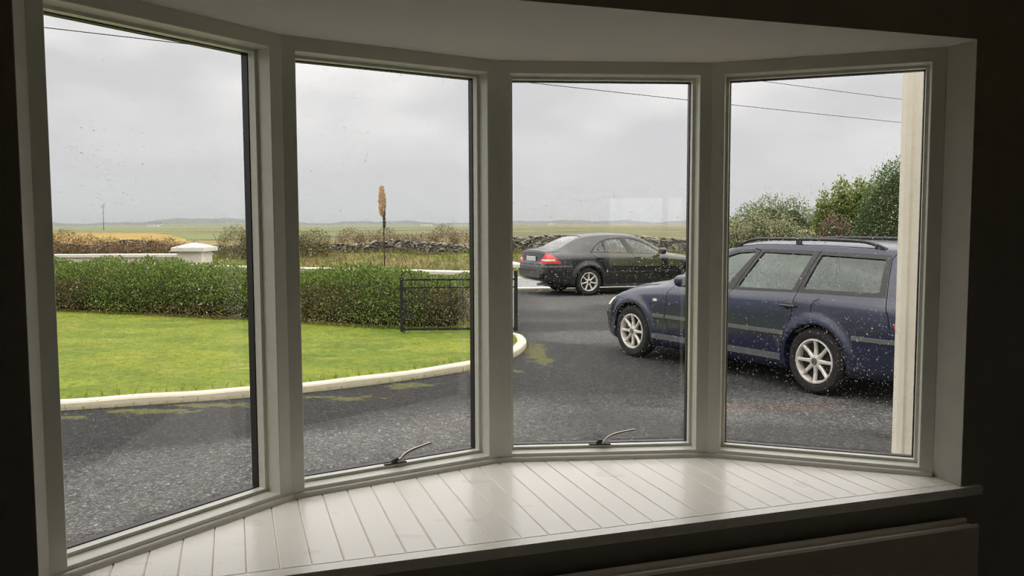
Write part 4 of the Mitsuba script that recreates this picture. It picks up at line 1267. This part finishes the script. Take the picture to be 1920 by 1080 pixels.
for k, v in {'car__roof_rail': 'dark roof rail', 'car__sill_trim': 'grey plastic sill trim', 'car__side_moulding': 'grey side moulding', 'car__tail_light': 'red tail light', 'car__headlight': 'clear headlight', 'car__rear_plate': 'pale number plate'}.items():
    lab(k, v)

# the black saloon on the road edge
S_ = Car('car_001', (1.443, 19.941, .3838), {
    'zt': [(-1.12, .60), (-1.09, .74), (-1.06, .80), (-1.035, .96), (-1.0, 1.035), (-.80, 1.062), (-.62, 1.115), (-.35, 1.25), (-.05, 1.36), (.3, 1.408), (.8, 1.425), (1.2, 1.405), (1.5, 1.345), (1.8, 1.215), (2.2, .99), (2.32, .95), (2.7, .90), (3.1, .81), (3.3, .72), (3.42, .62), (3.46, .56)],
    'zr': [(-1.12, .585), (-1.09, .72), (-1.06, .775), (-1.035, .925), (-1.0, .995), (-.80, 1.025), (-.62, 1.065), (-.35, 1.185), (-.05, 1.295), (.3, 1.345), (.8, 1.36), (1.2, 1.335), (1.5, 1.26), (1.8, 1.12), (2.2, .94), (2.32, .915), (2.7, .865), (3.1, .765), (3.3, .67), (3.42, .585), (3.46, .53)],
    'zs': [(-1.12, .56), (-1.09, .68), (-1.06, .74), (-1.0, .90), (-.6, .955), (0, .962), (1, .94), (1.9, .90), (2.32, .87), (2.7, .83), (3.1, .72), (3.3, .62), (3.46, .48)],
    'zm': [(-1.12, .50), (-.9, .60), (0, .62), (2.7, .58), (3.2, .52), (3.46, .42)],
    'wm': [(-1.12, .62), (-1.09, .72), (-1.0, .79), (-.8, .835), (-.3, .86), (.5, .864), (2.2, .864), (2.8, .85), (3.1, .80), (3.3, .70), (3.42, .55), (3.46, .44)],
    'ws': [(-1.12, .58), (-1.09, .67), (-1.0, .73), (-.8, .765), (-.3, .785), (.5, .80), (2.0, .795), (2.7, .77), (3.1, .69), (3.3, .56), (3.46, .36)],
    'wr': [(-1.12, .50), (-1.0, .62), (-.8, .63), (-.5, .58), (-.1, .54), (.4, .54), (1.1, .55), (1.5, .56), (1.9, .61), (2.3, .66), (2.7, .64), (3.1, .55), (3.46, .30)],
    'zb': [(-1.12, .42), (-1.0, .34), (-.7, .27), (0, .20), (2.7, .18), (3.2, .2), (3.46, .32)]}, 2.715, .355, -1.12, 3.46)
v_q = rnd([(.105, 1.000), (.30, 1.160), (.44, 1.232), (.448, .992)], .012)
v_r = rnd([(.478, 1.245), (.62, 1.282), (.93, 1.300), (1.06, .965), (.480, .985)], .012)
v_f = rnd([(1.06, 1.300), (1.24, 1.285), (1.48, 1.225), (1.66, 1.145), (2.02, .935), (1.20, .955)], .02)
band2 = rnd([(.04, .985), (.28, 1.180), (.44, 1.258), (.62, 1.305), (.95, 1.325), (1.26, 1.310), (1.51, 1.248), (1.70, 1.165), (2.11, .912), (1.2, .935)], .01)
seams_s = [[(1.00, 1.33), (.99, 1.30), (1.125, .95), (1.20, .80), (1.20, .5), (1.12, .25), (1.12, .18)], [(.20, 1.10), (.06, .97), (.30, .80), (.40, .60), (.42, .3)], [(2.06, .92), (2.12, .8), (2.12, .5), (2.03, .3), (2.0, .18)],
           [(-.36, .705), (-.70, .715), (-1.2, .735)], [(2.36, .895), (2.75, .855), (3.05, .78), (3.24, .70)], [(3.0, .53), (3.46, .55)], [(-.62, 1.03), (-.80, 1.0), (-.95, .97)]]
build_car(S_, 'mat_blackpaint', [v_f, v_r, v_q], [(1.46, -.49), (1.46, .49), (2.17, .59), (2.17, -.59)], [(-.60, -.55), (-.60, .55), (-.02, .46), (-.02, -.46)], (1.0, 1.5), seams_s, band2, (.20, .245), (-.55, 2.10), .55, .316, .212, 7, False, 'star', .765)
seats(S_, 1.05, .10, .56, 1.20)
S_.put('dashboard', hull([(x, y, z) for y in (-.66, .66) for x, z in ((1.62, .56), (2.08, .56), (2.06, .90), (1.75, .93), (1.62, .86))]), 'mat_cartrim')
st_ = [(1.54 - .055 * math.sin(a), -.36 - .18 * math.cos(a), .92 + .165 * math.sin(a)) for a in np.linspace(0, 2 * PI, 33)]
S_.put('steering_wheel', tube(st_, .014, 7, False), 'mat_cartrim', True)
for j, sy in enumerate((1, -1)):
    h0, h1 = (.50, 1.2) if sy > 0 else (-1.2, -.50)
    sk_ = S_.loft(-.007) - S_.loft(.03)
    tl_poly = Polygon([(-1.3, .745), (-1.3, .80), (-.985, .965), (-.93, .975), (-.80, .86), (-.69, .748)])
    wedge = hull([(x_, sy * y_, z_) for x_ in (-1.3, -.3) for y_, z_ in ((.44, .735), (.70, .985), (1.2, .985), (1.2, .735))])
    inner_ = Polygon([(-1.3, .80), (-1.3, .835), (-.86, .845), (-.82, .80)])
    S_.put(nth('tail_light', j) + '__red_lens', sk_ ^ S_.side(tl_poly, h0, h1) ^ wedge, 'mat_redlens', 30)
    S_.put(nth('tail_light', j) + '__clear_lens', (S_.loft(-.0085) - S_.loft(-.0071)) ^ S_.side(inner_, h0, h1) ^ wedge, 'mat_clearlens', 30)
    S_.put(nth('headlight', j), sk_ ^ S_.side([(3.05, .62), (3.1, .72), (3.3, .69), (3.42, .60), (3.3, .58)], .25 if sy > 0 else -1.2, 1.2 if sy > 0 else -.25), 'mat_clearlens', 30)
    for i_, xa in enumerate((.30, 1.30)):
        yy = float(S_.section(xa, 0)[10, 0]) + .006
        S_.put(nth('door_handle', 2 * j + i_), bx(xa - .09, xa + .09, sy * (yy - .012), sy * (yy + .028), .845, .870, .007), 'mat_cartrim', 30)
    S_.put(nth('side_moulding', j), (S_.loft(-.012) - S_.loft(.004)) ^ bx(.40, 2.28, -2, 2, .515, .55) ^ (bx(-9, 9, .3, 2, 0, 3) if sy > 0 else bx(-9, 9, -2, -.3, 0, 3)), 'mat_cartrim', 30)
    S_.put(nth('bumper_moulding', j), (S_.loft(-.010) - S_.loft(.004)) ^ bx(-2, -.42, -2, 2, .665, .695) ^ (bx(-9, 9, .002, 2, 0, 3) if sy > 0 else bx(-9, 9, -2, -.002, 0, 3)), 'mat_greytrim', 30)
    mr = trimesh.creation.icosphere(3, 1.0)
    mr.vertices = np.sign(mr.vertices) * np.abs(mr.vertices) ** .75 * [.075, .11, .075] + [1.88, sy * .945, 1.0]
    S_.put(nth('door_mirror', j), cat(mr, hull([(1.88 + a, sy * b, z) for a in (-.03, .05) for b, z in ((.79, .93), (.79, .97), (.90, .96), (.90, .985))])), 'mat_blackpaint', 40)
S_.put('rear_plate', bx(-1.085, -1.066, -.255, .255, .785, .895, .003), 'mat_plate')
S_.put('exhaust', xf(trimesh.creation.cylinder(.03, .25, sections=18), np.array([[0, 0, 1, -1.0], [0, 1, 0, -.45], [-1, 0, 0, .27], [0, 0, 0, 1.0]])), 'mat_nickel', 40)
lab('car_001', 'black saloon car with red tail lights at the edge of the road', 'car')
for k, v in {'car_001__tail_light__red_lens': 'red lens', 'car_001__rear_plate': 'white number plate'}.items():
    lab(k, v)
